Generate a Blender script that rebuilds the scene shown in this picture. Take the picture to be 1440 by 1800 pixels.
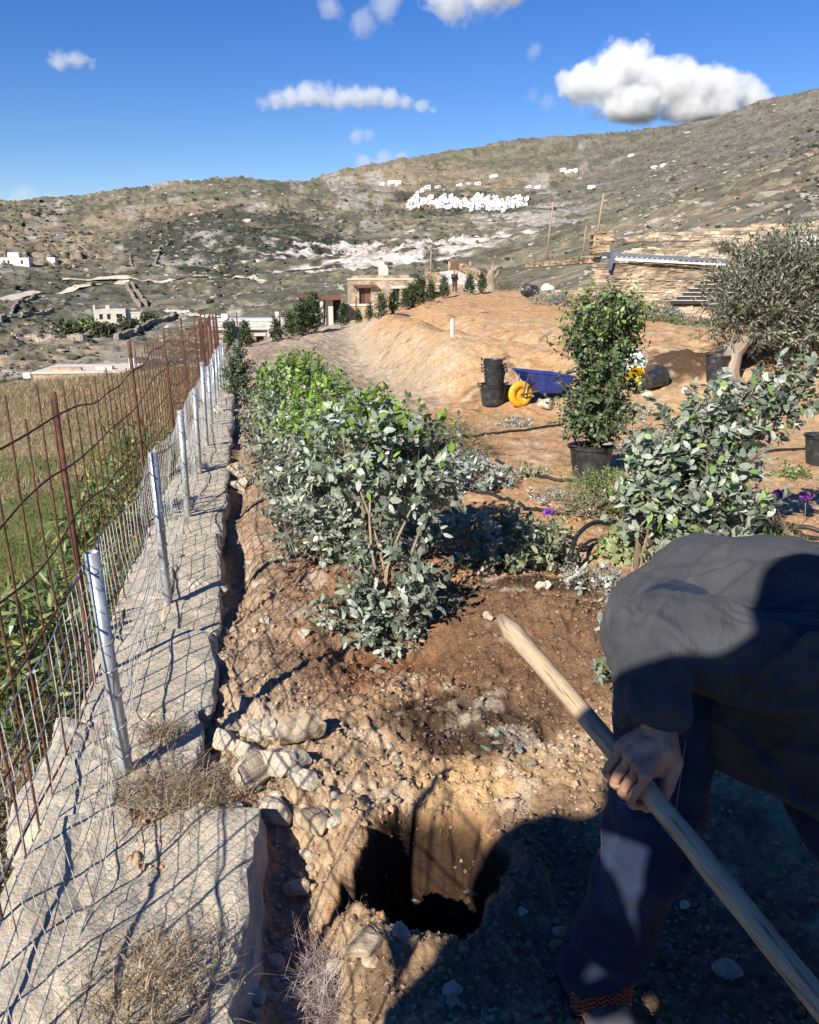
import bpy, bmesh, math, random
import numpy as np
from mathutils import Vector, Matrix

S = bpy.context.scene
for o in list(bpy.data.objects):
    bpy.data.objects.remove(o, do_unlink=True)
C = S.collection
R = math.radians

# ------------------------------------------------------------------ camera
PITCH = R(15.5); CAMZ = 1.5; FPX = 1442.0
cam_d = bpy.data.cameras.new('camera'); cam = bpy.data.objects.new('camera', cam_d); C.objects.link(cam)
cam.location = (0, 0, CAMZ); cam.rotation_euler = (R(90) - PITCH, 0, 0)
cam_d.sensor_fit = 'HORIZONTAL'; cam_d.sensor_width = 36.0; cam_d.lens = 36.0 * FPX / 1440.0
cam_d.clip_start = 0.05; cam_d.clip_end = 30000
S.camera = cam
S.render.resolution_x = 819; S.render.resolution_y = 1024

# ------------------------------------------------------------------ sky and sun
SUN_EL = R(32.6); SUN_AZ = R(33.0)          # light travels forward and 33 degrees to the right
W = bpy.data.worlds.new('World'); S.world = W; W.use_nodes = True
wn = W.node_tree; wn.nodes.clear()
out = wn.nodes.new('ShaderNodeOutputWorld'); bg = wn.nodes.new('ShaderNodeBackground')
sky = wn.nodes.new('ShaderNodeTexSky'); sky.sky_type = 'NISHITA'; sky.sun_disc = False
sky.sun_elevation = SUN_EL; sky.sun_rotation = R(180) + SUN_AZ
sky.altitude = 300; sky.air_density = 1.0; sky.dust_density = 0.0; sky.ozone_density = 3.0
hs = wn.nodes.new('ShaderNodeHueSaturation'); hs.inputs['Saturation'].default_value = 1.36
hs.inputs['Hue'].default_value = 0.519
bg.inputs['Strength'].default_value = 0.076
wn.links.new(sky.outputs[0], hs.inputs['Color']); wn.links.new(hs.outputs[0], bg.inputs[0]); wn.links.new(bg.outputs[0], out.inputs[0])
sd = bpy.data.lights.new('sun', 'SUN'); sd.energy = 5.0; sd.angle = R(0.53); sd.color = (1.0, 0.95, 0.86)
so = bpy.data.objects.new('sun', sd); C.objects.link(so)
LD = Vector((math.sin(SUN_AZ) * math.cos(SUN_EL), math.cos(SUN_AZ) * math.cos(SUN_EL), -math.sin(SUN_EL)))
so.rotation_euler = LD.to_track_quat('-Z', 'Y').to_euler(); so.location = (-20, -30, 30)
S.view_settings.view_transform = 'Standard'; S.view_settings.look = 'None'
S.view_settings.exposure = 0.8; S.view_settings.gamma = 1.0
S.render.engine = 'CYCLES'
S.cycles.use_denoising = True
try:
    S.cycles.denoiser = 'OPENIMAGEDENOISE'
except Exception:
    pass
S.cycles.max_bounces = 6; S.cycles.diffuse_bounces = 3; S.cycles.glossy_bounces = 2
S.cycles.transmission_bounces = 3; S.cycles.transparent_max_bounces = 6; S.cycles.volume_bounces = 6
S.cycles.caustics_reflective = False; S.cycles.caustics_refractive = False

# ------------------------------------------------------------------ pixel <-> place
CP, SP = math.cos(PITCH), math.sin(PITCH)
def ray(u, v):
    dx = (u - 720) / FPX; dz = (900 - v) / FPX
    return np.array((dx, CP + dz * SP, -SP + dz * CP))
def on_z(u, v, z=0.0):
    d = ray(u, v); t = (z - CAMZ) / d[2]; return np.array((0, 0, CAMZ)) + d * t
def on_y(u, v, y):
    d = ray(u, v); return np.array((0, 0, CAMZ)) + d * (y / d[1])
def slant(u, v, s):
    d = ray(u, v); return np.array((0, 0, CAMZ)) + d / np.linalg.norm(d) * s

# ------------------------------------------------------------------ noise
def _h(ix, iy, iz, seed):
    n = (ix.astype(np.int64) * 374761393 + iy.astype(np.int64) * 668265263 + iz.astype(np.int64) * 2147483647 + seed * 1274126177) & 0xFFFFFFFF
    n = ((n ^ (n >> 13)) * 1274126177) & 0xFFFFFFFF
    n = ((n ^ (n >> 16)) * 2246822519) & 0xFFFFFFFF
    return ((n ^ (n >> 15)) & 0xFFFFFF) / float(0xFFFFFF)
def vn(x, y, z=0.0, seed=0):
    x, y, z = np.broadcast_arrays(np.asarray(x, float), np.asarray(y, float), np.asarray(z, float))
    ix, iy, iz = np.floor(x), np.floor(y), np.floor(z)
    fx, fy, fz = x - ix, y - iy, z - iz
    s = lambda t: t * t * t * (t * (t * 6 - 15) + 10)
    fx, fy, fz = s(fx), s(fy), s(fz)
    def L(a, b, t): return a + (b - a) * t
    r = 0
    c = [[[_h(ix + i, iy + j, iz + k, seed) for k in (0, 1)] for j in (0, 1)] for i in (0, 1)] if np.any(fz) else None
    if c is None:
        a = L(_h(ix, iy, iz, seed), _h(ix + 1, iy, iz, seed), fx); b = L(_h(ix, iy + 1, iz, seed), _h(ix + 1, iy + 1, iz, seed), fx)
        return L(a, b, fy) * 2 - 1
    g = [[L(c[0][j][k], c[1][j][k], fx) for k in (0, 1)] for j in (0, 1)]
    return L(L(g[0][0], g[1][0], fy), L(g[0][1], g[1][1], fy), fz) * 2 - 1
def fbm(x, y, z=0.0, o=4, seed=0, gain=.5, ridged=False):
    a, s, f = 0, 1.0, 1.0
    for i in range(o):
        n = vn(x * f + 17.3 * i, y * f - 9.1 * i, z * f, seed + i)
        if ridged: n = 1 - 2 * np.abs(n)
        a = a + n * s; s *= gain; f *= 2.03
    return a
def worley(x, y, seed=0):
    x = np.asarray(x, float); y = np.asarray(y, float)
    ix, iy = np.floor(x), np.floor(y); z0 = np.zeros_like(ix)
    best = np.full(x.shape, 9.0); sec = np.full(x.shape, 9.0); cid = np.zeros(x.shape)
    for i in (-1, 0, 1):
        for j in (-1, 0, 1):
            px = ix + i + _h(ix + i, iy + j, z0, seed); py = iy + j + _h(ix + i, iy + j, z0 + 1, seed)
            d = np.hypot(px - x, py - y); m = d < best
            sec = np.where(m, best, np.minimum(sec, d)); cid = np.where(m, _h(ix + i, iy + j, z0 + 2, seed), cid); best = np.minimum(best, d)
    return best, sec, cid
def ss(a, b, x):
    t = np.clip((np.asarray(x, float) - a) / (b - a), 0, 1); return t * t * (3 - 2 * t)

# ------------------------------------------------------------------ geometry helpers: a geom is (verts Nx3, [face arrays])
def jn(gs):
    V, F, n = [], [], 0
    for v, f in gs:
        V.append(v)
        for a in f: F.append(np.asarray(a) + n)
        n += len(v)
    return np.concatenate(V), F
def mesh(name, g, smooth=False, col=None):
    V, F = g; V = np.asarray(V, np.float32); me = bpy.data.meshes.new(name)
    F = [np.asarray(a, np.int32) for a in F if len(a)]
    nl = sum(a.size for a in F); nf = sum(len(a) for a in F)
    me.vertices.add(len(V)); me.loops.add(nl); me.polygons.add(nf)
    me.vertices.foreach_set('co', V.ravel())
    me.loops.foreach_set('vertex_index', np.concatenate([a.ravel() for a in F]))
    tot = np.concatenate([np.full(len(a), a.shape[1], np.int32) for a in F])
    me.polygons.foreach_set('loop_start', np.concatenate([[0], np.cumsum(tot)[:-1]]).astype(np.int32))
    me.polygons.foreach_set('loop_total', tot)
    me.polygons.foreach_set('use_smooth', np.full(nf, bool(smooth)))
    if col is not None:
        ca = me.color_attributes.new('col', 'FLOAT_COLOR', 'POINT')
        c4 = np.ones((len(V), 4), np.float32); c4[:, :3] = col
        ca.data.foreach_set('color', c4.ravel())
    me.update(calc_edges=True); me.validate(); return me
def tag(o, label=None, cat=None, group=None, kind=None):
    if label: o['label'] = label
    if cat: o['category'] = cat
    if group: o['group'] = group
    if kind: o['kind'] = kind
    return o
def thing(name, label, cat, loc=(0, 0, 0), group=None):
    o = bpy.data.objects.new(name, None); C.objects.link(o); o.location = loc; o.empty_display_size = .1
    return tag(o, label, cat, group)
def wloc(o):
    p = Vector((0, 0, 0))
    while o is not None: p = p + o.location; o = o.parent
    return p
def part(name, g, mat, parent=None, smooth=False, loc=None, col=None):
    """geom in world coordinates -> mesh object, child of parent (or with its own origin)"""
    org = np.array(wloc(parent)) if parent is not None else np.array(loc if loc is not None else (0, 0, 0), float)
    me = mesh(name, (np.asarray(g[0]) - org, g[1]), smooth, col); me.materials.append(mat)
    o = bpy.data.objects.new(name, me); C.objects.link(o)
    if parent is not None: o.parent = parent
    else: o.location = tuple(org)
    return o
def copy_tree(o, parent=None, loc=None, rz=None, sc=None, label=None):
    c = o.copy(); C.objects.link(c)
    if parent is not None: c.parent = parent
    for ch in list(o.children): copy_tree(ch, c)
    if loc is not None: c.location = loc
    if rz is not None: c.rotation_euler = (0, 0, rz)
    if sc is not None: c.scale = (sc, sc, sc) if np.isscalar(sc) else sc
    if label: c['label'] = label
    return c

CUBE_F = [np.array([[0, 3, 2, 1], [4, 5, 6, 7], [0, 1, 5, 4], [1, 2, 6, 5], [2, 3, 7, 6], [3, 0, 4, 7]])]
def rotz(V, a):
    c, s = math.cos(a), math.sin(a); return np.asarray(V) @ np.array([[c, s, 0], [-s, c, 0], [0, 0, 1]])
def rotm(V, eul):
    return np.asarray(V) @ np.array(Matrix.Rotation(eul[2], 3, 'Z') @ Matrix.Rotation(eul[1], 3, 'Y') @ Matrix.Rotation(eul[0], 3, 'X')).T
def box(c, s, rz=0.0, eul=None):
    h = np.array(s) / 2
    V = np.array([[-1, -1, -1], [1, -1, -1], [1, 1, -1], [-1, 1, -1], [-1, -1, 1], [1, -1, 1], [1, 1, 1], [-1, 1, 1]]) * h
    V = rotm(V, eul) if eul is not None else rotz(V, rz)
    return V + np.array(c), CUBE_F
def tube(P, r, n=6, cap=True):
    P = np.asarray(P, float); m = len(P); r = np.broadcast_to(np.asarray(r, float), (m,))
    T = np.gradient(P, axis=0); T /= np.linalg.norm(T, axis=1)[:, None] + 1e-12
    ref = np.array((0, 0, 1.0)) if abs(T[0][2]) < .9 else np.array((1.0, 0, 0))
    a = np.cross(T[0], ref); a /= np.linalg.norm(a); A = [a]
    for i in range(1, m):
        a = A[-1] - T[i] * np.dot(A[-1], T[i]); a /= np.linalg.norm(a) + 1e-12; A.append(a)
    A = np.array(A); B = np.cross(T, A); th = np.arange(n) * 2 * math.pi / n
    V = (P[:, None] + r[:, None, None] * (A[:, None] * np.cos(th)[None, :, None] + B[:, None] * np.sin(th)[None, :, None])).reshape(-1, 3)
    i, j = np.meshgrid(np.arange(m - 1), np.arange(n), indexing='ij'); j2 = (j + 1) % n
    q = np.stack([i * n + j, i * n + j2, (i + 1) * n + j2, (i + 1) * n + j], -1).reshape(-1, 4)
    F = [q]
    if cap: F += [np.arange(n)[::-1][None], (np.arange(n) + (m - 1) * n)[None]]
    return V, F
def lathe(prof, n=24, c=(0, 0, 0), M=None):
    prof = np.asarray(prof, float); m = len(prof); th = np.arange(n) * 2 * math.pi / n
    V = np.stack([prof[:, 0, None] * np.cos(th), prof[:, 0, None] * np.sin(th), np.repeat(prof[:, 1, None], n, 1)], -1).reshape(-1, 3)
    i, j = np.meshgrid(np.arange(m - 1), np.arange(n), indexing='ij'); j2 = (j + 1) % n
    F = [np.stack([i * n + j, i * n + j2, (i + 1) * n + j2, (i + 1) * n + j], -1).reshape(-1, 4)]
    if M is not None: V = V @ np.asarray(M).T
    return V + np.array(c), F
def ico(sub):
    bm = bmesh.new(); bmesh.ops.create_icosphere(bm, subdivisions=sub, radius=1.0)
    bm.verts.ensure_lookup_table(); V = np.array([v.co[:] for v in bm.verts]); F = np.array([[v.index for v in f.verts] for f in bm.faces]); bm.free(); return V, F
ICO = {i: ico(i) for i in (1, 2, 3, 4, 5)}
def rock(rng, c, s, sub=2, planes=9, lo=.55, hi=.9, rough=.06, top=None, rz=None):
    V, F = ICO[sub]; V = V.copy(); seed = int(rng.integers(1e6))
    for k in range(planes):
        n = rng.normal(size=3); n /= np.linalg.norm(n); d = rng.uniform(lo, hi)
        V -= np.maximum(0, V @ n - d)[:, None] * n
    if top: V[:, 2] = np.minimum(V[:, 2], top + .04 * vn(V[:, 0] * 3, V[:, 1] * 3, 0.0, seed))
    f = 1 + rough * fbm(V[:, 0] * 2.7 + seed % 97, V[:, 1] * 2.7, V[:, 2] * 2.7 + .37, 3, seed)
    V = V * f[:, None] * np.array(s)
    V = rotz(V, rng.uniform(0, 6.28) if rz is None else rz)
    return V + np.array(c), [F]
def slabg(rng, c, s, sub=4, rz=0.0, seed=0, edge=.10, rough=.012):
    V, F = ICO[sub]; Q = V / np.max(np.abs(V), axis=1)[:, None]; V = Q * .86 + V * .14 / .8
    w = np.stack([vn(V[:, 1] * 2.1 + seed, V[:, 2] * 1.3, 0.0, seed), vn(V[:, 0] * 2.3 + seed, V[:, 2] * 1.3, 0.0, seed + 1), 0 * V[:, 0]], -1)
    V = (V + w * edge) * np.array(s); V[:, 2] += s[2] * .25 * vn(V[:, 0] * 3.1 + seed, V[:, 1] * 3.1, 0.0, seed + 2)
    n = normals(V, [F]); V = V + n * (rough * fbm(V[:, 0] * 9 + seed, V[:, 1] * 9, V[:, 2] * 9 + .3, 4, seed + 3, ridged=True))[:, None]
    return rotz(V, rz) + np.array(c), [F]
def capsule(a, b, ra, rb, n=20, k=6):
    a = np.array(a, float); b = np.array(b, float); L = np.linalg.norm(b - a); d = (b - a) / max(L, 1e-9)
    pts, rad = [], []
    for t in np.linspace(0, math.pi / 2, k + 1)[:-1]: pts.append(-ra * math.cos(t)); rad.append(max(ra * math.sin(t), 1e-4))
    for t in np.linspace(0, 1, 4): pts.append(L * t); rad.append(ra + (rb - ra) * t)
    for t in np.linspace(math.pi / 2, 0, k + 1)[1:]: pts.append(L + rb * math.cos(t)); rad.append(max(rb * math.sin(t), 1e-4))
    return tube(a + np.outer(pts, d), rad, n)
def ellip(c, s, eul=(0, 0, 0), sub=3):
    V, F = ICO[sub]; return rotm(V * np.array(s), eul) + np.array(c), [F]
def remesh(gs, vox, it=6):
    V, F = jn(gs); me = mesh('tmp', (V, F)); o = bpy.data.objects.new('tmp', me); C.objects.link(o)
    m = o.modifiers.new('r', 'REMESH'); m.mode = 'VOXEL'; m.voxel_size = vox
    s = o.modifiers.new('s', 'SMOOTH'); s.factor = .5; s.iterations = it
    dg = bpy.context.evaluated_depsgraph_get(); e = o.evaluated_get(dg).to_mesh()
    n = len(e.vertices); co = np.zeros(n * 3, np.float32); e.vertices.foreach_get('co', co)
    q = [list(p.vertices) for p in e.polygons]; f4 = np.array([a for a in q if len(a) == 4], np.int32).reshape(-1, 4); f3 = np.array([a for a in q if len(a) == 3], np.int32).reshape(-1, 3)
    o.evaluated_get(dg).to_mesh_clear(); bpy.data.objects.remove(o); bpy.data.meshes.remove(me)
    return co.reshape(-1, 3).astype(float), [f4, f3]
def normals(V, F):
    N = np.zeros_like(V)
    for f in F:
        if len(f) == 0: continue
        n = np.cross(V[f[:, 1]] - V[f[:, 0]], V[f[:, 2]] - V[f[:, 0]])
        for k in range(f.shape[1]): np.add.at(N, f[:, k], n)
    return N / (np.linalg.norm(N, axis=1)[:, None] + 1e-12)

# ------------------------------------------------------------------ materials
def mat(name, cols, scale=5.0, detail=6.0, rough=.85, bump=.0, bscale=None, bdist=.01, spec=.3, metal=0.0, attr=False, stretch=None, transl=0.0, nrough=.6, voro=None, coords='pos'):
    """colour ramp over noise (or noise times the col attribute); bump; optional translucency"""
    m = bpy.data.materials.new(name); m.use_nodes = True; nt = m.node_tree; N = nt.nodes; L = nt.links
    b = N['Principled BSDF']; b.inputs['Roughness'].default_value = rough; b.inputs['Metallic'].default_value = metal
    b.inputs['Specular IOR Level'].default_value = spec
    if coords == 'pos': src = N.new('ShaderNodeNewGeometry').outputs['Position']
    else: src = N.new('ShaderNodeTexCoord').outputs['Object']
    if stretch:
        mp = N.new('ShaderNodeMapping'); mp.inputs['Scale'].default_value = stretch; L.new(src, mp.inputs[0]); src = mp.outputs[0]
    nz = N.new('ShaderNodeTexNoise'); nz.inputs['Scale'].default_value = scale; nz.inputs['Detail'].default_value = detail; nz.inputs['Roughness'].default_value = nrough
    L.new(src, nz.inputs['Vector'])
    rp = N.new('ShaderNodeValToRGB'); el = rp.color_ramp.elements
    while len(el) < len(cols): el.new(.5)
    for e, (p, c) in zip(el, cols): e.position = p; e.color = (*c, 1)
    L.new(nz.outputs[0], rp.inputs[0]); colr = rp.outputs[0]
    if voro:
        vs, amt, dark = voro
        vo = N.new('ShaderNodeTexVoronoi'); vo.inputs['Scale'].default_value = vs; L.new(src, vo.inputs['Vector'])
        mx = N.new('ShaderNodeMix'); mx.data_type = 'RGBA'; mx.blend_type = 'MULTIPLY'; mx.inputs[0].default_value = amt
        rv = N.new('ShaderNodeValToRGB'); rv.color_ramp.elements[0].color = (dark, dark, dark, 1); rv.color_ramp.elements[1].color = (1.15, 1.1, 1.05, 1)
        sp = N.new('ShaderNodeSeparateColor'); L.new(vo.outputs['Color'], sp.inputs[0]); L.new(sp.outputs[0], rv.inputs[0])
        L.new(colr, mx.inputs[6]); L.new(rv.outputs[0], mx.inputs[7]); colr = mx.outputs[2]
    if attr:
        at = N.new('ShaderNodeAttribute'); at.attribute_name = 'col'
        mx = N.new('ShaderNodeMix'); mx.data_type = 'RGBA'; mx.blend_type = 'MULTIPLY'; mx.inputs[0].default_value = 1.0
        L.new(at.outputs['Color'], mx.inputs[6]); L.new(colr, mx.inputs[7]); colr = mx.outputs[2]
    L.new(colr, b.inputs['Base Color'])
    if bump:
        n2 = N.new('ShaderNodeTexNoise'); n2.inputs['Scale'].default_value = bscale or scale * 4; n2.inputs['Detail'].default_value = 8; n2.inputs['Roughness'].default_value = .65
        L.new(src, n2.inputs['Vector']); bp = N.new('ShaderNodeBump'); bp.inputs['Strength'].default_value = bump; bp.inputs['Distance'].default_value = bdist
        L.new(n2.outputs[0], bp.inputs['Height']); L.new(bp.outputs[0], b.inputs['Normal'])
    if transl:
        t = N.new('ShaderNodeBsdfTranslucent'); L.new(colr, t.inputs[0]); ms = N.new('ShaderNodeMixShader'); ms.inputs[0].default_value = transl
        L.new(b.outputs[0], ms.inputs[1]); L.new(t.outputs[0], ms.inputs[2]); L.new(ms.outputs[0], N['Material Output'].inputs[0])
    return m
W1 = [(.3, (.72, .72, .72)), (.7, (1.2, 1.2, 1.2))]
M = {}
M['ground'] = mat('ground', [(.28, (.5, .48, .45)), (.48, (.92, .92, .92)), (.7, (1.4, 1.38, 1.35))], 16, 14, .95, 1.0, 60, .014, .15, attr=True, nrough=.72)
M['hill'] = mat('hill', [(.36, (.5, .5, .5)), (.5, (.95, .95, .93)), (.64, (1.55, 1.5, 1.45))], .16, 15, .95, .6, .5, 1.0, .1, attr=True, nrough=.78)
M['stone'] = mat('stone', [(.25, (.17, .125, .085)), (.42, (.35, .26, .165)), (.55, (.44, .36, .26)), (.7, (.55, .47, .36))], 9, 10, .9, .8, 40, .008, .2, nrough=.7)
M['slab'] = mat('slab', [(.28, (.24, .19, .13)), (.38, (.47, .36, .235)), (.46, (.39, .355, .285)), (.54, (.56, .46, .33)), (.62, (.46, .425, .35)), (.70, (.60, .52, .40)), (.78, (.44, .27, .13))], 7, 14, .92, 1.0, 70, .010, .2, nrough=.75)
M['pebble'] = mat('pebble', W1, 30, 4, .9, attr=True)
M['rubble'] = mat('rubble', W1, 3, 6, .92, .5, 9, .05, attr=True)
M['leaf'] = mat('leaf', W1, 60, 3, .42, attr=True, transl=.22, spec=.45)
M['blade'] = mat('blade', W1, 40, 3, .7, attr=True, transl=.25, spec=.2)
M['scrub'] = mat('scrub', W1, 2, 6, .9, .8, 3, .3, attr=True)
M['bark'] = mat('bark', [(.3, (.10, .07, .05)), (.7, (.30, .23, .17))], 18, 8, .9, .7, 60, .004, stretch=(1, 1, .25))
M['twig'] = mat('twig', [(.3, (.16, .11, .07)), (.7, (.34, .26, .18))], 20, 4, .85)
M['oldwood'] = mat('oldwood', [(.3, (.15, .115, .085)), (.7, (.36, .29, .22))], 6, 8, .9, .8, 12, .02, stretch=(1, 1, .3))
M['galv'] = mat('galv', [(.3, (.26, .25, .23)), (.42, (.38, .39, .40)), (.65, (.54, .555, .565))], 25, 6, .42, .15, 90, .002, .5, .55, stretch=(1, 1, .4))
M['wire'] = mat('wire', [(.35, (.30, .29, .27)), (.65, (.50, .485, .455))], 40, 3, .5, 0, spec=.4, metal=.3)
M['rust'] = mat('rust', [(.3, (.045, .024, .018)), (.5, (.095, .042, .027)), (.72, (.20, .075, .038))], 22, 8, .9, .5, 90, .003)
M['rubber'] = mat('rubber', [(.3, (.012, .012, .013)), (.7, (.035, .034, .032))], 30, 6, .5, .1, 60, .002, .4)
M['pot'] = mat('pot', [(.35, (.014, .015, .017)), (.55, (.03, .031, .033)), (.75, (.10, .09, .08))], 14, 9, .42, .1, 60, .002, .45)
M['soil'] = mat('soil', [(.3, (.03, .018, .011)), (.7, (.085, .05, .032))], 40, 8, .97, 1.0, 120, .006, .1)
M['blue'] = mat('blue', [(.3, (.012, .026, .13)), (.6, (.025, .055, .27)), (.74, (.14, .12, .12))], 12, 10, .35, .05, 40, .002, .5)
M['yellow'] = mat('yellow', [(.3, (.30, .17, .05)), (.45, (.62, .32, .02)), (.7, (.74, .40, .02))], 12, 10, .5)
M['yellow2'] = mat('yellow2', [(.3, (.72, .55, .02)), (.7, (.85, .66, .03))], 9, 7, .5)
M['white'] = mat('white', [(.3, (.62, .63, .63)), (.7, (.82, .82, .8))], 8, 6, .6, .4, 14, .02)
M['whitewash'] = mat('whitewash', [(.3, (.60, .60, .59)), (.7, (.74, .74, .72))], .2, 6, .8)
M['masonry'] = mat('masonry', [(.3, (.24, .17, .11)), (.5, (.42, .32, .22)), (.7, (.55, .45, .33))], 1.6, 9, .92, .9, 4, .06, stretch=(1, 1, 1.8), voro=(2.6, .7, .45))
M['dry'] = mat('dry', [(.3, (.22, .19, .155)), (.5, (.42, .36, .285)), (.7, (.62, .56, .48))], 1.1, 10, .92, 1.0, 3, .1, stretch=(1, 1, 1.9), voro=(1.9, .75, .35), attr=True)
M['plaster'] = mat('plaster', [(.3, (.50, .43, .34)), (.7, (.64, .57, .47))], 1.5, 8, .9, .2, 8, .02)
M['shutter'] = mat('shutter', [(.3, (.05, .022, .014)), (.7, (.11, .05, .03))], 8, 5, .6, stretch=(1, 1, .2))
M['redwood'] = mat('redwood', [(.3, (.11, .05, .035)), (.7, (.19, .085, .055))], 8, 5, .7)
M['roof'] = mat('roof', [(.3, (.5, .5, .5)), (.7, (.7, .7, .69))], 1.5, 7, .8)
M['concrete'] = mat('concrete', [(.3, (.48, .43, .36)), (.7, (.66, .6, .5))], 1.0, 9, .9, .2, 6, .02)
M['greymetal'] = mat('greymetal', [(.3, (.075, .09, .125)), (.7, (.12, .14, .18))], 4, 5, .5)
M['dark'] = mat('dark', [(.3, (.02, .018, .016)), (.7, (.045, .04, .035))], 5, 5, .8)
M['glass'] = mat('glass', [(.3, (.015, .018, .022)), (.7, (.03, .035, .04))], 2, 2, .12, spec=.6)
M['pole'] = mat('pole', [(.3, (.22, .16, .11)), (.7, (.38, .30, .22))], 3, 6, .9, stretch=(1, 1, .1))
M['pvc'] = mat('pvc', [(.3, (.55, .55, .53)), (.7, (.68, .68, .66))], 6, 5, .5)
M['handle'] = mat('handle', [(.32, (.12, .08, .05)), (.42, (.32, .225, .14)), (.5, (.44, .33, .21)), (.6, (.33, .24, .155)), (.7, (.47, .36, .24))], 14, 9, .65, .5, 40, .002, .3, coords='obj', stretch=(9, 9, .6))
M['iron'] = mat('iron', [(.3, (.05, .04, .035)), (.7, (.12, .10, .09))], 20, 6, .6, .2, metal=.6)
M['petal'] = mat('petal', [(.3, (.16, .03, .26)), (.7, (.32, .08, .42))], 60, 3, .7)
M['skin'] = mat('skin', [(.3, (.22, .11, .07)), (.5, (.36, .20, .135)), (.7, (.44, .26, .18))], 30, 8, .6, .6, 220, .002, .3)
M['hair'] = mat('hair', [(.3, (.02, .015, .01)), (.7, (.06, .045, .03))], 80, 4, .6)
M['sock'] = mat('sock', [(.3, (.45, .11, .03)), (.7, (.6, .16, .05))], 20, 4, .9)
M['boot'] = mat('boot', [(.3, (.05, .05, .06)), (.7, (.12, .115, .12))], 30, 6, .7, .3, 90, .002)
M['dirtroad'] = mat('dirtroad', [(.3, (.45, .38, .28)), (.7, (.6, .52, .41))], .3, 8, .95)
M['cloth_far'] = mat('cloth_far', [(.3, (.012, .013, .018)), (.7, (.03, .032, .04))], 8, 5, .9)
M['cloth_green'] = mat('cloth_green', [(.3, (.02, .07, .035)), (.7, (.04, .12, .06))], 8, 5, .9)
M['cloth_brown'] = mat('cloth_brown', [(.3, (.05, .035, .03)), (.7, (.11, .08, .07))], 8, 5, .9)
def fabric(name, cols, weave, fold, stretch):
    """knit or denim: colour noise, a fine weave bump and stretched crease bump"""
    m = mat(name, cols, 7, 8, .92, 0, spec=.15); nt = m.node_tree; N = nt.nodes; L = nt.links; b = N['Principled BSDF']
    g = N.new('ShaderNodeNewGeometry'); mp = N.new('ShaderNodeMapping'); mp.inputs['Scale'].default_value = stretch; mp.inputs['Rotation'].default_value = (0.3, .2, .5)
    L.new(g.outputs['Position'], mp.inputs[0])
    n1 = N.new('ShaderNodeTexNoise'); n1.inputs['Scale'].default_value = fold; n1.inputs['Detail'].default_value = 4; L.new(mp.outputs[0], n1.inputs['Vector'])
    b1 = N.new('ShaderNodeBump'); b1.inputs['Strength'].default_value = .8; b1.inputs['Distance'].default_value = .025; L.new(n1.outputs[0], b1.inputs['Height'])
    n2 = N.new('ShaderNodeTexNoise'); n2.inputs['Scale'].default_value = weave; n2.inputs['Detail'].default_value = 3; L.new(g.outputs['Position'], n2.inputs['Vector'])
    b2 = N.new('ShaderNodeBump'); b2.inputs['Strength'].default_value = .35; b2.inputs['Distance'].default_value = .002; L.new(n2.outputs[0], b2.inputs['Height'])
    L.new(b1.outputs[0], b2.inputs['Normal']); L.new(b2.outputs[0], b.inputs['Normal'])
    b.inputs['Sheen Weight'].default_value = .04
    return m
M['sweater'] = fabric('sweater', [(.3, (.030, .032, .037)), (.6, (.054, .055, .060)), (.76, (.095, .082, .068))], 500, 7, (2.6, 1, 1))
M['denim'] = fabric('denim', [(.3, (.010, .015, .034)), (.55, (.018, .027, .055)), (.7, (.04, .055, .09)), (.8, (.10, .085, .07))], 420, 9, (1, 1, 2.4))
M['thread'] = mat('thread', [(.3, (.10, .12, .16)), (.7, (.16, .18, .22))], 60, 3, .9)
# ------------------------------------------------------------------ terrain of the site
def Xf(y): return -.885 - .2 * (np.asarray(y, float) - 2.27)          # the line the fence posts stand on
def zw(y): return -.03 * np.maximum(np.asarray(y, float) - 4.0, 0)       # height of the wall top along it
HOLE = on_z(757, 1512)[:2]; FUN = on_z(815, 1420)[:2]
def bank_x(y): return .75 - .092 * (np.asarray(y, float) - 11.5)
def blob(x, y, c, rx, ry, a=0.0):
    dx, dy = x - c[0], y - c[1]; ca, sa = math.cos(a), math.sin(a)
    return np.exp(-(((dx * ca + dy * sa) / rx) ** 2 + ((-dx * sa + dy * ca) / ry) ** 2))
MOUND = on_z(960, 1110)[:2]; COMP1 = on_z(800, 1275)[:2]; COMP2 = on_z(985, 1045)[:2]; HEAP = on_z(1190, 690)[:2]
def pit(x, y):
    dx, dy = (x - HOLE[0]) / .205, (y - HOLE[1]) / .225
    return np.hypot(dx, dy) * (1 + .13 * vn(np.arctan2(dy, dx) * 1.7 + 3, 0.0 * dx, 0.0, 4)) + .10 * fbm(x * 9, y * 9, 0.0, 3, 8)
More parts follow.
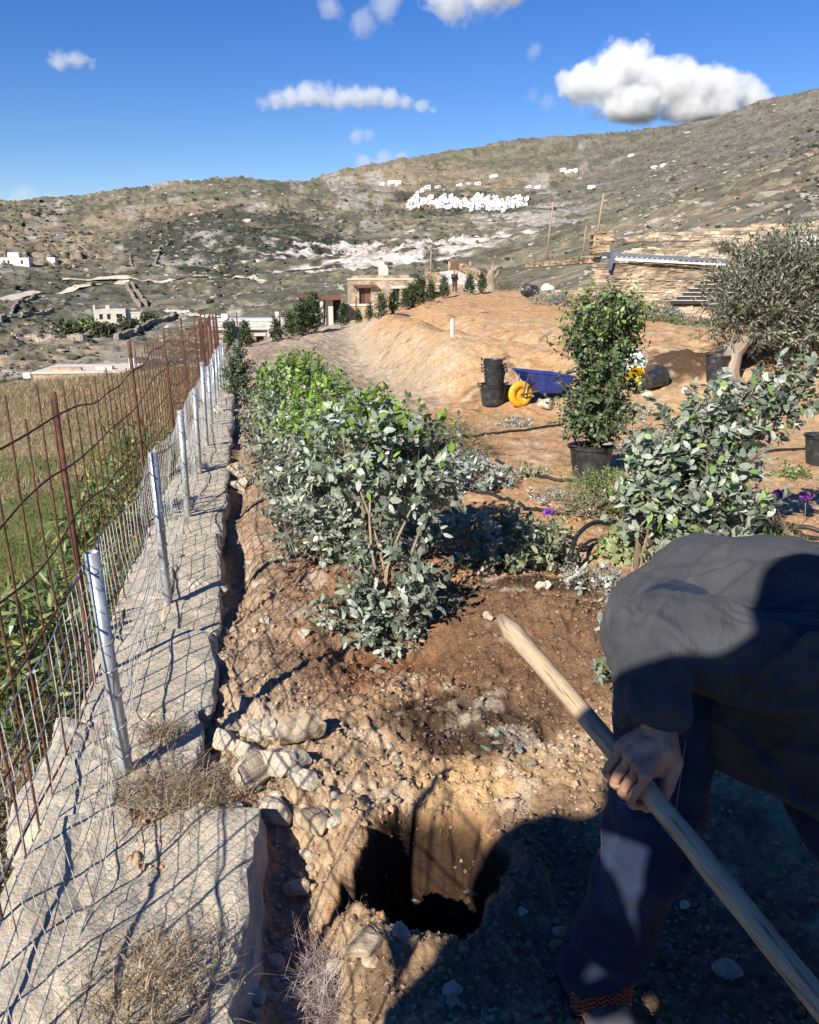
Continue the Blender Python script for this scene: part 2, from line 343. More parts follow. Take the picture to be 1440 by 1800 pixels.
def gh_base(x, y):
    x = np.asarray(x, float); y = np.asarray(y, float); c = x - Xf(y); yc = np.clip(y, 0, 78)
    site = zw(np.minimum(y, 80)) + .00068 * yc ** 2 * (1 - np.exp(-np.maximum(c, 0) / 8))
    bw = .35 + .02 * yc
    bank = ss(-bw, bw, x - bank_x(y) + .35 * fbm(y * .35, x * .3, 0.0, 2, 5))
    site = site + bank * .80 * ss(11.2, 15.5, y + .5 * x) * (1 - .8 * ss(5, 14, x)) * (1 - .5 * ss(40, 60, y))
    site = site - .32 * np.exp(-((x - bank_x(y) + 1.1) / .8) ** 2) * ss(12, 18, y) * (1 - ss(30, 50, y))
    gul = np.exp(-((x - bank_x(y) - 1.7 - .25 * np.sin(y * .5)) / (.3 + .01 * y)) ** 2)
    site = site - .42 * gul * ss(12.5, 18, y) * (1 - ss(35, 48, y))
    site = site + .60 * ss(.35, -.35, y)                                  # unseen rise added under the standing figures so their shadows reach farther
    # trench between the wall and the dug soil, soil heaped beside it
    site = site - .11 * np.exp(-((c - .31 - .04 * vn(y * 2.2, y * 0, 0.0, 53)) / .07) ** 2) * (.55 + .6 * vn(y * 1.3, y * 0, 0.0, 54)) * ss(3.4, 4.2, y) * (1 - ss(45, 60, y)) - .16 * np.exp(-((c - .50) / .13) ** 2) * ss(1.0, 1.3, y) * (1 - ss(1.9, 2.3, y))
    site = site - .05 * np.exp(-((c - .3) / .2) ** 2) * ss(2.0, 2.4, y) - (.085 + .05 * vn(y * 3.1, y * 0, 0.0, 55)) * ss(.34, .12, c + .06 * vn(y * 4, y * 0, 0.0, 56)) * ss(2.0, 2.5, y)
    site = site + .045 * blob(x, y, (-.55, 2.75), .35, .45) + .13 * blob(x, y, MOUND, .38, .42) + .05 * blob(x, y, (-.3, 4.2), .5, .5)
    site = site + .13 * blob(x, y, HEAP, .6, .4)
    site = site - .10 * blob(x, y, on_z(700, 1150)[:2], .25, .18) - .06 * blob(x, y, on_z(540, 980)[:2], .22, .35)
    # planting hole (see pit)
    site = site - .09 * blob(x, y, FUN, .22, .16)
    d = pit(x, y)
    site = site - .50 * ss(1.12, .62, d) * (1 + .10 * fbm(x * 11, y * 11, 0.0, 3, 57)) + .03 * np.exp(-((d - 1.35) / .25) ** 2)
    fld = .6 * zw(y) - .50 - .075 * np.maximum(-c, 0) + .30 * ss(6, 20, y)
    edge = 21 - .25 * np.maximum(-c - 3, 0)
    fld = fld - .42 * np.maximum(y - edge, 0) ** 1.05 * ss(.3, 3.5, -c - .0)
    yy = np.maximum(y, .5); cr = np.interp(720 + FPX * x / yy, [300, 390, 450, 480, 540, 600, 660, 720, 800, 860, 1000, 1050, 1150, 1300, 1440], [610, 608, 606, 600, 582, 571, 558, 538, 516, 511, 516, 535, 552, 578, 595])
    dzc = (900 - cr) / FPX; cap = CAMZ + (-SP + dzc * CP) / (CP + dzc * SP) * yy; ex = site - cap; sm = .12 + .006 * yy
    site = np.where(y > 16, site - ss(16, 24, y) * np.where(ex > sm, ex, np.where(ex < -sm, 0, (ex + sm) ** 2 / (4 * sm))), site)
    z = np.where(c > 0, site, fld); t = np.maximum(ss(-.16, -.02, c), ss(.9, .4, y)); z = fld * (1 - t) + np.where((c > -.2) | (y < .95), site, fld) * t
    r = np.hypot(x, y)
    return z - .35 * np.maximum(r - 80, 0)
def gh(x, y):
    x = np.asarray(x, float); y = np.asarray(y, float); z = gh_base(x, y); c = x - Xf(y); r = np.hypot(x, y)
    far = 1 + .10 * r
    near = 1 - ss(5, 14, r)
    z = z + .020 * fbm(x * 2.3, y * 2.3, 0.0, 3, 11) + .035 * fbm(x * .5, y * .5, 0.0, 3, 12) * ss(4, 10, r)
    z = z + .040 * fbm(x * 1.3 + y * .5, y * .8, 0.0, 4, 13, ridged=True) * ss(9, 14, r) * ss(0, 2, c) + .016 * fbm(x * 4.5 + y * 1.5, y * 2.6, 0.0, 4, 15, ridged=True) * ss(8, 12, r) * ss(0, 2, c)
    rough = .35 + .65 * ss(-.1, .5, fbm(x * .9 + 4, y * .9, 0.0, 3, 21)) + .8 * blob(x, y, (-.5, 3.4), .8, 1.6)
    f1, f2, ci = worley(x * 15 + .6 * vn(x * 20, y * 20, 0.0, 51), y * 15 + .6 * vn(x * 20, y * 20, 0.0, 52), 3); clod = (.55 - np.minimum(f1, .55)) * (ci > .62)
    g1, g2, di = worley(x * 42, y * 42, 6); clod2 = (.5 - np.minimum(g1, .5)) * (di > .4)
    soft = ss(-.02, .12, c)
    z = z + rough * near * soft * (.020 * clod + .011 * clod2) + near * soft * (.008 * fbm(x * 10, y * 10, 0.0, 4, 31, ridged=True) * (.4 + rough) + .007 * fbm(x * 45, y * 45, 0.0, 3, 32))
    z = z + (1 - near) * .018 * fbm(x * 5, y * 5, 0.0, 4, 33) * soft
    return z
def g1(x, y): return float(gh(np.array([x]), np.array([y]))[0])
def gpt(u, v, f=gh, t0=.8, t1=110.0):
    d = ray(u, v); t = np.geomspace(t0, t1, 4000); P = np.outer(t, d); P[:, 2] += CAMZ
    h = f(P[:, 0], P[:, 1]); i = int(np.argmax(P[:, 2] < h)); 
    if not np.any(P[:, 2] < h): i = int(np.argmin(P[:, 2] - h))
    return np.array((P[i, 0], P[i, 1], h[i]))
def lerp3(a, b, t): return a * (1 - t[..., None]) + np.array(b) * t[..., None]
def soil(x, y):
    c = x - Xf(y); n = fbm(x * .8, y * .8, 0.0, 4, 41); n2 = fbm(x * 3.3, y * 3.3, 0.0, 4, 42); n3 = fbm(x * .25, y * .25, 0.0, 3, 43)
    col = np.zeros(x.shape + (3,)) + np.array((.46, .275, .135))
    col = lerp3(col, (.44, .235, .105), ss(-.1, .7, n) * .8)                                   # orange sand patches
    col = lerp3(col, (.47, .325, .185), ss(.1, .8, n3 + .3 * n2) * .6)
    trk = ss(.3, -.5, x - bank_x(y) + .4 * n) * ss(10.5, 13.5, y) * ss(.0, .6, c)
    col = lerp3(col, (.40, .325, .235), trk * .9)
    col = lerp3(col, (.27, .20, .145), trk * ss(.0, .5, fbm(x * .5, y * .16, 0.0, 3, 44)) * .8)
    bnk = np.exp(-((x - bank_x(y)) / .7) ** 2) * ss(12, 14, y) * (1 - ss(26, 40, y)); col = lerp3(col, (.46, .335, .20), bnk * .8)
    near = ss(4.6, 3.2, y + .5 * n)
    col = lerp3(col, (.405, .27, .152), near * .85)
    loam = ss(1.9, 1.0, c + .25 * n) * ss(2.4, 3.1, y + .4 * n2) * ss(13, 9, y)
    col = lerp3(col, (.20, .088, .04), loam * .95)
    wallside = ss(.95, .35, c + .2 * n2) * ss(.4, 1.2, y)
    col = lerp3(col, (.43, .31, .20), wallside * .7)
    col = lerp3(col, (.46, .37, .26), wallside * ss(.1, .6, n2) * .6)
    m = np.clip(1.9 * blob(x, y, on_z(940, 1140)[:2], .50, .55) - .25 + .5 * n2, 0, 1); col = lerp3(col, (.155, .085, .046), m * .88)
    for cc, rx, ry, w in ((COMP1, .30, .20, 2.0), (COMP2, .46, .14, 1.7), (HEAP, .75, .5, 2.0)):
        m = np.clip(w * blob(x, y, cc, rx, ry) - .35 + .45 * n2, 0, 1); col = lerp3(col, (.062, .036, .022), np.clip(m * 1.8, 0, .93))
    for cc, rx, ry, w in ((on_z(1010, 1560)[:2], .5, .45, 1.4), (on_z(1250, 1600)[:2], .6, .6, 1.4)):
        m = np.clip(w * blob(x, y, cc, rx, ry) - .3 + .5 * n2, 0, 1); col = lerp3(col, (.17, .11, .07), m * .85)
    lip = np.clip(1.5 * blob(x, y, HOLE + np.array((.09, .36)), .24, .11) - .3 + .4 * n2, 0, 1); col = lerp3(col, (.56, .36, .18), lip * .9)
    dd = pit(x, y) + .05 * n2; col = lerp3(col, (.34, .20, .10), ss(1.22, 1.12, dd)); col = lerp3(col, (.045, .026, .016), ss(1.14, 1.03, dd))  # dark compost, made near black below the rim to paint in the pit's shade
    g = ss(.02, -.25, c)
    gcol = lerp3(np.zeros(x.shape + (3,)) + np.array((.30, .235, .13)), (.16, .165, .06), ss(-.3, .5, n + .5 * n3) * ss(17, 7, y))
    col = col * (1 - g[..., None]) + gcol * g[..., None]
    pale = ss(.45, .9, fbm(x * 6, y * 6, 0.0, 3, 46)) * .5; col = lerp3(col, (.55, .45, .33), pale * (1 - g))
    return col
def polar_grid(az, rr):
    A, Rr = np.meshgrid(az, rr, indexing='ij'); return Rr * np.sin(A), Rr * np.cos(A)
def grid_faces(n, m, wrap=False):
    i, j = np.meshgrid(np.arange(n if wrap else n - 1), np.arange(m - 1), indexing='ij'); i2 = (i + 1) % n
    return np.stack([i * m + j, i2 * m + j, i2 * m + j + 1, i * m + j + 1], -1).reshape(-1, 4)
az = np.concatenate([np.linspace(R(-180), R(-34), 60)[:-1], np.linspace(R(-34), R(34), 620), np.linspace(R(34), R(180), 60)[1:-1]])
rr = np.concatenate([[.02, .15, .4, .7], np.geomspace(.9, 95, 800)])
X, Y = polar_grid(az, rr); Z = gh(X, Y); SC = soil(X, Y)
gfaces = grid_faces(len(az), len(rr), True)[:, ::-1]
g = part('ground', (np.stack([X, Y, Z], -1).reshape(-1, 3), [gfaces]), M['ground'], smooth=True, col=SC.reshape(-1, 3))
tag(g, kind='structure')
del X, Y, Z, SC

# ------------------------------------------------------------------ valley and mountain
HU = [-1200, -300, 0, 150, 300, 450, 600, 750, 900, 1050, 1200, 1320, 1440, 1750, 2600]
HR = [30, 50, 90, 150, 240, 400, 650, 1000, 1500, 2200, 2600, 4000]
HV = np.array([
 [900, 745, 672, 618, 575, 485, 450, 405, 366, 420, 480, 620],
 [900, 740, 668, 616, 572, 480, 445, 395, 362, 420, 480, 620],
 [900, 730, 665, 615, 570, 475, 440, 388, 357, 420, 480, 620],
 [900, 730, 660, 612, 566, 488, 448, 392, 347, 410, 480, 620],
 [900, 730, 648, 605, 555, 490, 446, 384, 330, 390, 480, 620],
 [900, 720, 640, 595, 545, 495, 438, 372, 313, 380, 460, 600],
 [900, 700, 620, 565, 522, 490, 448, 388, 335, 297, 400, 600],
 [900, 680, 600, 552, 512, 480, 432, 385, 342, 266, 360, 580],
 [880, 660, 580, 540, 498, 455, 420, 380, 335, 242, 330, 560],
 [820, 620, 545, 488, 440, 405, 392, 362, 316, 228, 320, 560],
 [760, 560, 485, 432, 385, 345, 330, 300, 262, 206, 300, 540],
 [740, 535, 455, 400, 345, 292, 284, 262, 215, 160, 280, 520],
 [720, 520, 435, 372, 308, 238, 234, 222, 182, 138, 260, 500],
 [700, 500, 410, 340, 270, 190, 195, 180, 145, 100, 220, 480],
 [700, 480, 390, 310, 240, 160, 150, 140, 100, 60, 180, 440]], float)
def v_slope(v):
    dz = (900 - v) / FPX; return (-SP + dz * CP) / (CP + dz * SP)
haz = np.concatenate([np.linspace(-1.2, -.62, 30)[:-1], np.linspace(-.62, .62, 620), np.linspace(.62, 1.2, 30)[1:]])
hlr = np.linspace(math.log(34), math.log(3600), 430); hr = np.exp(hlr)
hu = 720 + FPX * np.tan(haz)
tmp = np.array([np.interp(hlr, np.log(HR), HV[k]) for k in range(len(HU))])
HG = np.array([np.interp(hu, HU, tmp[:, j]) for j in range(len(hr))]).T
def blur(a, n, ax):
    k = np.ones(n) / n; p = np.pad(a, [(n, n) if i == ax else (0, 0) for i in (0, 1)], mode='edge')
    a2 = np.apply_along_axis(lambda t: np.convolve(t, k, 'same'), ax, p); return np.take(a2, range(n, n + a.shape[ax]), ax)
HG = blur(blur(HG, 41, 0), 31, 0); HG = blur(blur(HG, 7, 1), 5, 1)
X, Y = polar_grid(haz, hr); RR = np.hypot(X, Y); HZ = CAMZ + v_slope(HG) * Y
k = RR ** .62
HZ = HZ + ss(60, 160, RR) * (.06 * k * fbm(X / 110, Y / 110, 0.0, 4, 61) + .020 * k * fbm(X / 22, Y / 22, 0.0, 4, 62, ridged=True))
HZ = HZ + .035 * k * ss(.05, .5, fbm(X / 60, Y / 60, 0.0, 3, 64)) * fbm(X / 6.5, Y / 6.5, 0.0, 3, 63, ridged=True) * ss(50, 120, RR)
ua_ = 720 + FPX * X / Y; qm = np.exp(-((ua_ - 730) / 230) ** 2 - ((np.log(RR) - math.log(560)) / .2) ** 2); HZ = HZ + qm * (3.2 * fbm(X / 16, Y / 16, 0.0, 4, 66, ridged=True) + 3 * ss(-.1, .1, fbm(X / 40, Y / 25, 0.0, 2, 67)))
st = 5.5; tz = HZ / st; ter = (np.floor(tz) + ss(.55, 1.0, tz - np.floor(tz))) * st                # old terraces
tm = ss(.0, .35, fbm(X / 160, Y / 160, 0.0, 3, 65)) * ss(180, 400, RR) * .7
HZ = HZ * (1 - tm) + ter * tm
def hh(x, y):
    x = np.asarray(x, float); y = np.asarray(y, float)
    a = np.interp(np.arctan2(x, y), haz, np.arange(len(haz))); b = np.clip((np.log(np.maximum(np.hypot(x, y), 1)) - hlr[0]) / (hlr[1] - hlr[0]), 0, len(hr) - 1.001)
    i = np.clip(a.astype(int), 0, len(haz) - 2); j = b.astype(int); fa, fb = a - i, b - j
    return (HZ[i, j] * (1 - fa) + HZ[i + 1, j] * fa) * (1 - fb) + (HZ[i, j + 1] * (1 - fa) + HZ[i + 1, j + 1] * fa) * fb
def hpt(u, v, r0=60, r1=3300): return gpt(u, v, hh, r0, r1)
def hill_col(x, y):
    a = 720 + FPX * x / y; r = np.hypot(x, y); lr = np.log(r); n = fbm(x / 70, y / 70, 0.0, 5, 71); n2 = fbm(x / 14, y / 14, 0.0, 5, 72); n3 = fbm(x / 260, y / 260, 0.0, 4, 73)
    col = np.zeros(x.shape + (3,)) + np.array((.20, .172, .118))
    col = lerp3(col, (.14, .132, .085), ss(-.3, .5, n))
    col = lerp3(col, (.29, .22, .145), ss(.1, .8, n3 + .4 * n2) * .75)
    def reg(u0, r0, su, sr, k=1.0): return np.clip(k * np.exp(-((a - u0 + 60 * n2) / su) ** 2 - ((lr - math.log(r0) + .18 * n) / sr) ** 2), 0, 1)
    col = lerp3(col, (.060, .066, .048), ss(.25, .7, reg(420, 700, 190, .34, 1.45) + .15 * n) * .95)           # dark scrub slope
    col = lerp3(col, (.060, .066, .048), ss(.2, .7, reg(760, 1150, 190, .12, 1.2) + .2 * n2) * .8)
    col = lerp3(col, (.075, .08, .058), ss(.2, .7, reg(60, 330, 260, .3, 1.2) + .25 * n2) * .7)
    col = lerp3(col, (.11, .11, .075), ss(.2, .7, reg(500, 250, 260, .4, 1.2) + .2 * n) * .7)
    q = ss(.30, .6, reg(730, 560, 200, .17, 1.4) * (.75 + .6 * n2) + .25 * n2); col = lerp3(col, (.56, .49, .44), q * .9)       # pale quarry rock
    q = ss(.45, .75, reg(960, 900, 90, .2, 1.3) + .3 * n2); col = lerp3(col, (.42, .37, .32), q * .8)
    rk = ss(.25, .7, fbm(x / (r * .02 + 2), y / (r * .02 + 2), 0.0, 4, 75)) * ss(-.4, .5, n3 + n); col = lerp3(col, (.36, .32, .27), rk * .75)
    rt = ss(1000, 1300, a) * ss(500, 300, r); col = lerp3(col, (.175, .15, .115), rt * .65); col = lerp3(col, (.24, .165, .095), rt * ss(.2, .7, n2) * .5); up = ss(800, 1200, a) * ss(400, 700, r); col = lerp3(col, (.135, .125, .105), up * .6)
    dv = .35 + .65 * ss(-.5, .1, n2); col = col * (dv[..., None] * .5 + .5)
    gm = col.mean(-1, keepdims=True); col = (col * .94 + gm * .06) * 1.052
    return col
HC = hill_col(X, Y)
o = part('hills', (np.stack([X, Y, HZ], -1).reshape(-1, 3), [grid_faces(len(haz), len(hr))[:, ::-1]]), M['hill'], smooth=True, col=HC.reshape(-1, 3)); tag(o, kind='structure')
del X, Y, HC, RR, k
# ------------------------------------------------------------------ clouds (volumes far beyond the mountain)
def cloud(label, u, v, w, h, dist, puffs, dens=1.0, seed=0, base=None, nscale=1.0):
    """puffs: (du, dv, radius) in photo pixels around (u, v); real size at real distance"""
    ctr = slant(u, v, dist); k = dist / FPX / 1.02
    sx, sz = w * k / 2, h * k / 2; sy = max(sx * .55, sz)
    V, F = ICO[3]
    me = mesh('cloud', (V * 1.0, [F])); o = bpy.data.objects.new('cloud', me); C.objects.link(o)
    o.location = ctr; o.scale = (sx * 1.25, sy * 1.25, sz * 1.35); tag(o, label, 'cloud', 'clouds in the blue sky')
    m = bpy.data.materials.new('cloud'); m.use_nodes = True; nt = m.node_tree; N = nt.nodes; L = nt.links
    N.remove(N['Principled BSDF']); pv = N.new('ShaderNodeVolumePrincipled'); pv.inputs['Color'].default_value = (.985, .985, .985, 1); pv.inputs['Anisotropy'].default_value = .1
    geo = N.new('ShaderNodeNewGeometry')
    sub = N.new('ShaderNodeVectorMath'); sub.operation = 'SUBTRACT'; L.new(geo.outputs['Position'], sub.inputs[0]); sub.inputs[1].default_value = ctr
    nz = N.new('ShaderNodeTexNoise'); nz.inputs['Scale'].default_value = nscale / (26 * k); nz.inputs['Detail'].default_value = 7; nz.inputs['Roughness'].default_value = .64
    L.new(sub.outputs[0], nz.inputs['Vector'])
    prev = None
    for du, dv, r in puffs:
        d = N.new('ShaderNodeVectorMath'); d.operation = 'SUBTRACT'; L.new(sub.outputs[0], d.inputs[0]); d.inputs[1].default_value = (du * k, 0, -dv * k)
        d2 = N.new('ShaderNodeVectorMath'); d2.operation = 'LENGTH'; L.new(d.outputs[0], d2.inputs[0])
        mr = N.new('ShaderNodeMapRange'); mr.clamp = False; mr.inputs[1].default_value = 0; mr.inputs[2].default_value = r * k; mr.inputs[3].default_value = 1; mr.inputs[4].default_value = 0
        L.new(d2.outputs['Value'], mr.inputs[0])
        if prev is None: prev = mr.outputs[0]
        else:
            mx = N.new('ShaderNodeMath'); mx.operation = 'SMOOTH_MAX'; mx.inputs[2].default_value = .35; L.new(prev, mx.inputs[0]); L.new(mr.outputs[0], mx.inputs[1]); prev = mx.outputs[0]
    nm = N.new('ShaderNodeMath'); nm.operation = 'MULTIPLY_ADD'; L.new(nz.outputs[0], nm.inputs[0]); nm.inputs[1].default_value = 2.3; nm.inputs[2].default_value = -1.25
    ad = N.new('ShaderNodeMath'); ad.operation = 'ADD'; L.new(prev, ad.inputs[0]); L.new(nm.outputs[0], ad.inputs[1])
    if base is not None:
        sp = N.new('ShaderNodeSeparateXYZ'); L.new(sub.outputs[0], sp.inputs[0]); mb = N.new('ShaderNodeMapRange'); mb.inputs[1].default_value = -(base + 14) * k; mb.inputs[2].default_value = -(base - 22) * k; mb.inputs[3].default_value = -1.5; mb.inputs[4].default_value = 0
        L.new(sp.outputs[2], mb.inputs[0]); a2 = N.new('ShaderNodeMath'); L.new(ad.outputs[0], a2.inputs[0]); L.new(mb.outputs[0], a2.inputs[1]); ad = a2
    rm = N.new('ShaderNodeMapRange'); rm.inputs[1].default_value = .0; rm.inputs[2].default_value = .55; rm.inputs[3].default_value = 0; rm.inputs[4].default_value = dens / (9 * k)
    L.new(ad.outputs[0], rm.inputs[0]); L.new(rm.outputs[0], pv.inputs['Density']); L.new(pv.outputs[0], N['Material Output'].inputs['Volume'])
    try: m.cycles.volume_step_rate = .35
    except Exception: pass
    me.materials.append(m); return o
cloud('large white cumulus rising behind the mountain ridge', 1160, 165, 400, 200, 9000, [(-125, -12, 36), (-60, -30, 50), (-15, -22, 48), (35, -8, 48), (90, 4, 46), (145, 10, 32), (-45, 20, 62), (55, 26, 60)], 1.0, 1, base=52, nscale=.62)
cloud('long flat white cloud in the middle of the sky', 605, 178, 340, 70, 9000, [(-128, 8, 20), (-105, 4, 24), (-82, 0, 27), (-58, -5, 28), (-32, -3, 28), (-6, 0, 28), (20, 1, 28), (46, 3, 28), (72, 5, 27), (98, 9, 24), (122, 12, 20), (142, 16, 15)], .45, 2, base=22, nscale=1.1)
cloud('small oval cloud alone in the blue on the far side from the ridge', 120, 113, 100, 40, 9000, [(-14, 0, 24), (14, 2, 22), (34, 6, 12)], .4, 3, base=16)
cloud('cloud cut by the upper edge above the ridge', 835, 5, 190, 100, 9000, [(-40, -14, 42), (20, -24, 46), (60, -19, 28)], .5, 4, nscale=.7)
cloud('ragged thin cloud beside the one cut by the upper edge', 640, 20, 170, 80, 9000, [(-50, -4, 22), (0, 14, 24), (32, -8, 28)], .18, 5)
cloud('tiny wisp just below the long flat cloud', 634, 237, 70, 24, 9000, [(-6, 0, 16), (12, 0, 13)], .22, 6)
cloud('low thin cloud touching the ridge top', 665, 281, 130, 34, 9000, [(-24, 2, 20), (10, 0, 20), (38, 2, 16)], .22, 7)
cloud('faint streak of cloud low over the left ridge', 40, 350, 240, 60, 9000, [(-60, -5, 36), (0, 2, 30), (50, 8, 20)], .12, 8)
cloud('small faint puff beside the large cumulus', 940, 88, 44, 30, 9000, [(0, 0, 15)], .15, 9)
cloud('faint tilted wisp at the edge of the large cumulus', 955, 175, 80, 44, 9000, [(-16, -8, 14), (8, 4, 16)], .12, 10)

# ------------------------------------------------------------------ stones, pebbles and scrub
rng = np.random.default_rng(7)
def scatter(name, P, S3, cols, mat_, sub=1, kind='stuff', label=None, cat=None, flat=True, nz=.25):
    V0, F0 = ICO[sub]; n = len(P); seeds = rng.uniform(0, 99, n); a = rng.uniform(0, 6.28, n); ca, sa = np.cos(a), np.sin(a)
    U = V0[None] * (1 + nz * rng.normal(size=(n, len(V0), 1))) * S3[:, None]
    Vx = U[..., 0] * ca[:, None] - U[..., 1] * sa[:, None]; Vy = U[..., 0] * sa[:, None] + U[..., 1] * ca[:, None]
    V = np.stack([Vx, Vy, U[..., 2]], -1) + P[:, None]
    F = (F0[None] + (np.arange(n) * len(V0))[:, None, None]).reshape(-1, 3)
    o = part(name, (V.reshape(-1, 3), [F]), mat_, smooth=not flat, col=np.repeat(cols, len(V0), 0)); tag(o, label, cat, kind=kind); return o
# pebbles and crumbs on the dug soil
n = 21000; a = rng.uniform(R(-31), R(31), n); r = np.exp(rng.uniform(math.log(1.1), math.log(34), n)); x, y = r * np.sin(a), r * np.cos(a)
ac = rng.uniform(R(-24), R(24), 6000); rc_ = rng.uniform(1.2, 4.2, 6000); x = np.concatenate([x, rc_ * np.sin(ac)]); y = np.concatenate([y, rc_ * np.cos(ac)])
keep = ((x - Xf(y)) > .05) & (np.hypot((x - HOLE[0]) / .2, (y - HOLE[1]) / .23) > .75); x, y = x[keep], y[keep]; n = len(x)
sz = .003 + .005 * rng.power(.5, n) * 1.0 + .014 * (rng.random(n) > .985) * rng.random(n); sz *= 1 + .06 * np.hypot(x, y)
cols = np.array([(.42, .30, .19), (.50, .42, .32), (.30, .19, .11), (.60, .54, .45), (.22, .12, .07)])[rng.choice(5, n, p=[.40, .10, .30, .02, .18])] * rng.uniform(.7, 1.15, (n, 1)); cols = cols * .3 + soil(x, y) * .75; isc = rng.random(n) < .10; sz = np.where(isc & (np.hypot(x, y) < 4.5), rng.uniform(.006, .015, n), sz); cols = np.where(isc[:, None], soil(x, y) * rng.uniform(.8, 1.1, (n, 1)), cols)
scatter('gravel', np.stack([x, y, gh(x, y) + sz * .25], -1), np.stack([sz, sz * rng.uniform(.6, 1, n), sz * rng.uniform(.4, .8, n)], -1), cols, M['pebble'], 1, label='small stones and soil crumbs strewn over the dug ground', cat='gravel')
# rocks on the slopes
def slope_pts(n, u0, u1, r0, r1, dens=None, p=1.0):
    u = rng.uniform(u0, u1, n); r = np.exp(math.log(r0) + (math.log(r1) - math.log(r0)) * rng.random(n) ** p); a = np.arctan((u - 720) / FPX)
    x, y = r * np.sin(a), r * np.cos(a)
    if dens is not None:
        k = dens(x, y, u, r) > rng.random(n); x, y, r, u = x[k], y[k], r[k], u[k]
    return x, y, r, u
x, y, r, u = slope_pts(15000, -60, 1500, 60, 1900, lambda x, y, u, r: .25 + .9 * ss(.0, .6, fbm(x / (r * .12), y / (r * .12), 0.0, 3, 81)))
n = len(x); sz = np.minimum(r * .0013, 1.3) * rng.lognormal(0, .5, n); g0 = rng.uniform(.75, 1.2, (n, 1))
cols = np.where((rng.random(n) > .5)[:, None], np.array((.36, .31, .25)), np.array((.26, .215, .16))) * g0
x2, y2, r2_, u2 = slope_pts(900, 1020, 1500, 62, 420, lambda x, y, u, r: .15 + .9 * ss(.1, .5, fbm(x / 14, y / 14, 0.0, 3, 83)))
s2 = np.minimum(r2_ * .0030, 1.0) * rng.lognormal(0, .45, len(x2)); c2 = np.array([(.34, .29, .23), (.24, .21, .18), (.30, .265, .215), (.25, .185, .13)])[rng.choice(4, len(x2))] * rng.uniform(.8, 1.15, (len(x2), 1))
x, y, sz, cols = np.concatenate([x, x2]), np.concatenate([y, y2]), np.concatenate([sz, s2]), np.concatenate([cols, c2])
scatter('hill_rubble', np.stack([x, y, hh(x, y)], -1), np.stack([sz * 1.7, sz, sz * .6], -1), cols, M['rubble'], 1, label='weathered rocks strewn over the dry hillsides', cat='rocks')
x, y, r, u = slope_pts(20000, -60, 1500, 60, 1900, lambda x, y, u, r: .06 + .55 * ss(.1, .6, fbm(x / (r * .1), y / (r * .1), 0.0, 3, 82)) + .7 * np.exp(-((u - 420) / 190) ** 2 - ((np.log(r) - 6.5) / .4) ** 2) + .8 * np.exp(-((u - 800) / 170) ** 2 - ((np.log(r) - 7.1) / .12) ** 2))
n = len(x); sz = np.minimum(r * .0014, 1.4) * rng.lognormal(0, .45, n)
cols = np.array([(.055, .062, .038), (.085, .085, .05), (.13, .115, .07), (.035, .042, .028)])[rng.choice(4, n)] * rng.uniform(.7, 1.25, (n, 1))
scatter('hill_scrub', np.stack([x, y, hh(x, y) + sz * .3], -1), np.stack([sz * 1.3, sz * 1.1, sz * .75], -1), cols, M['scrub'], 1, label='low dark scrub bushes dotted over the hillsides', cat='scrub')

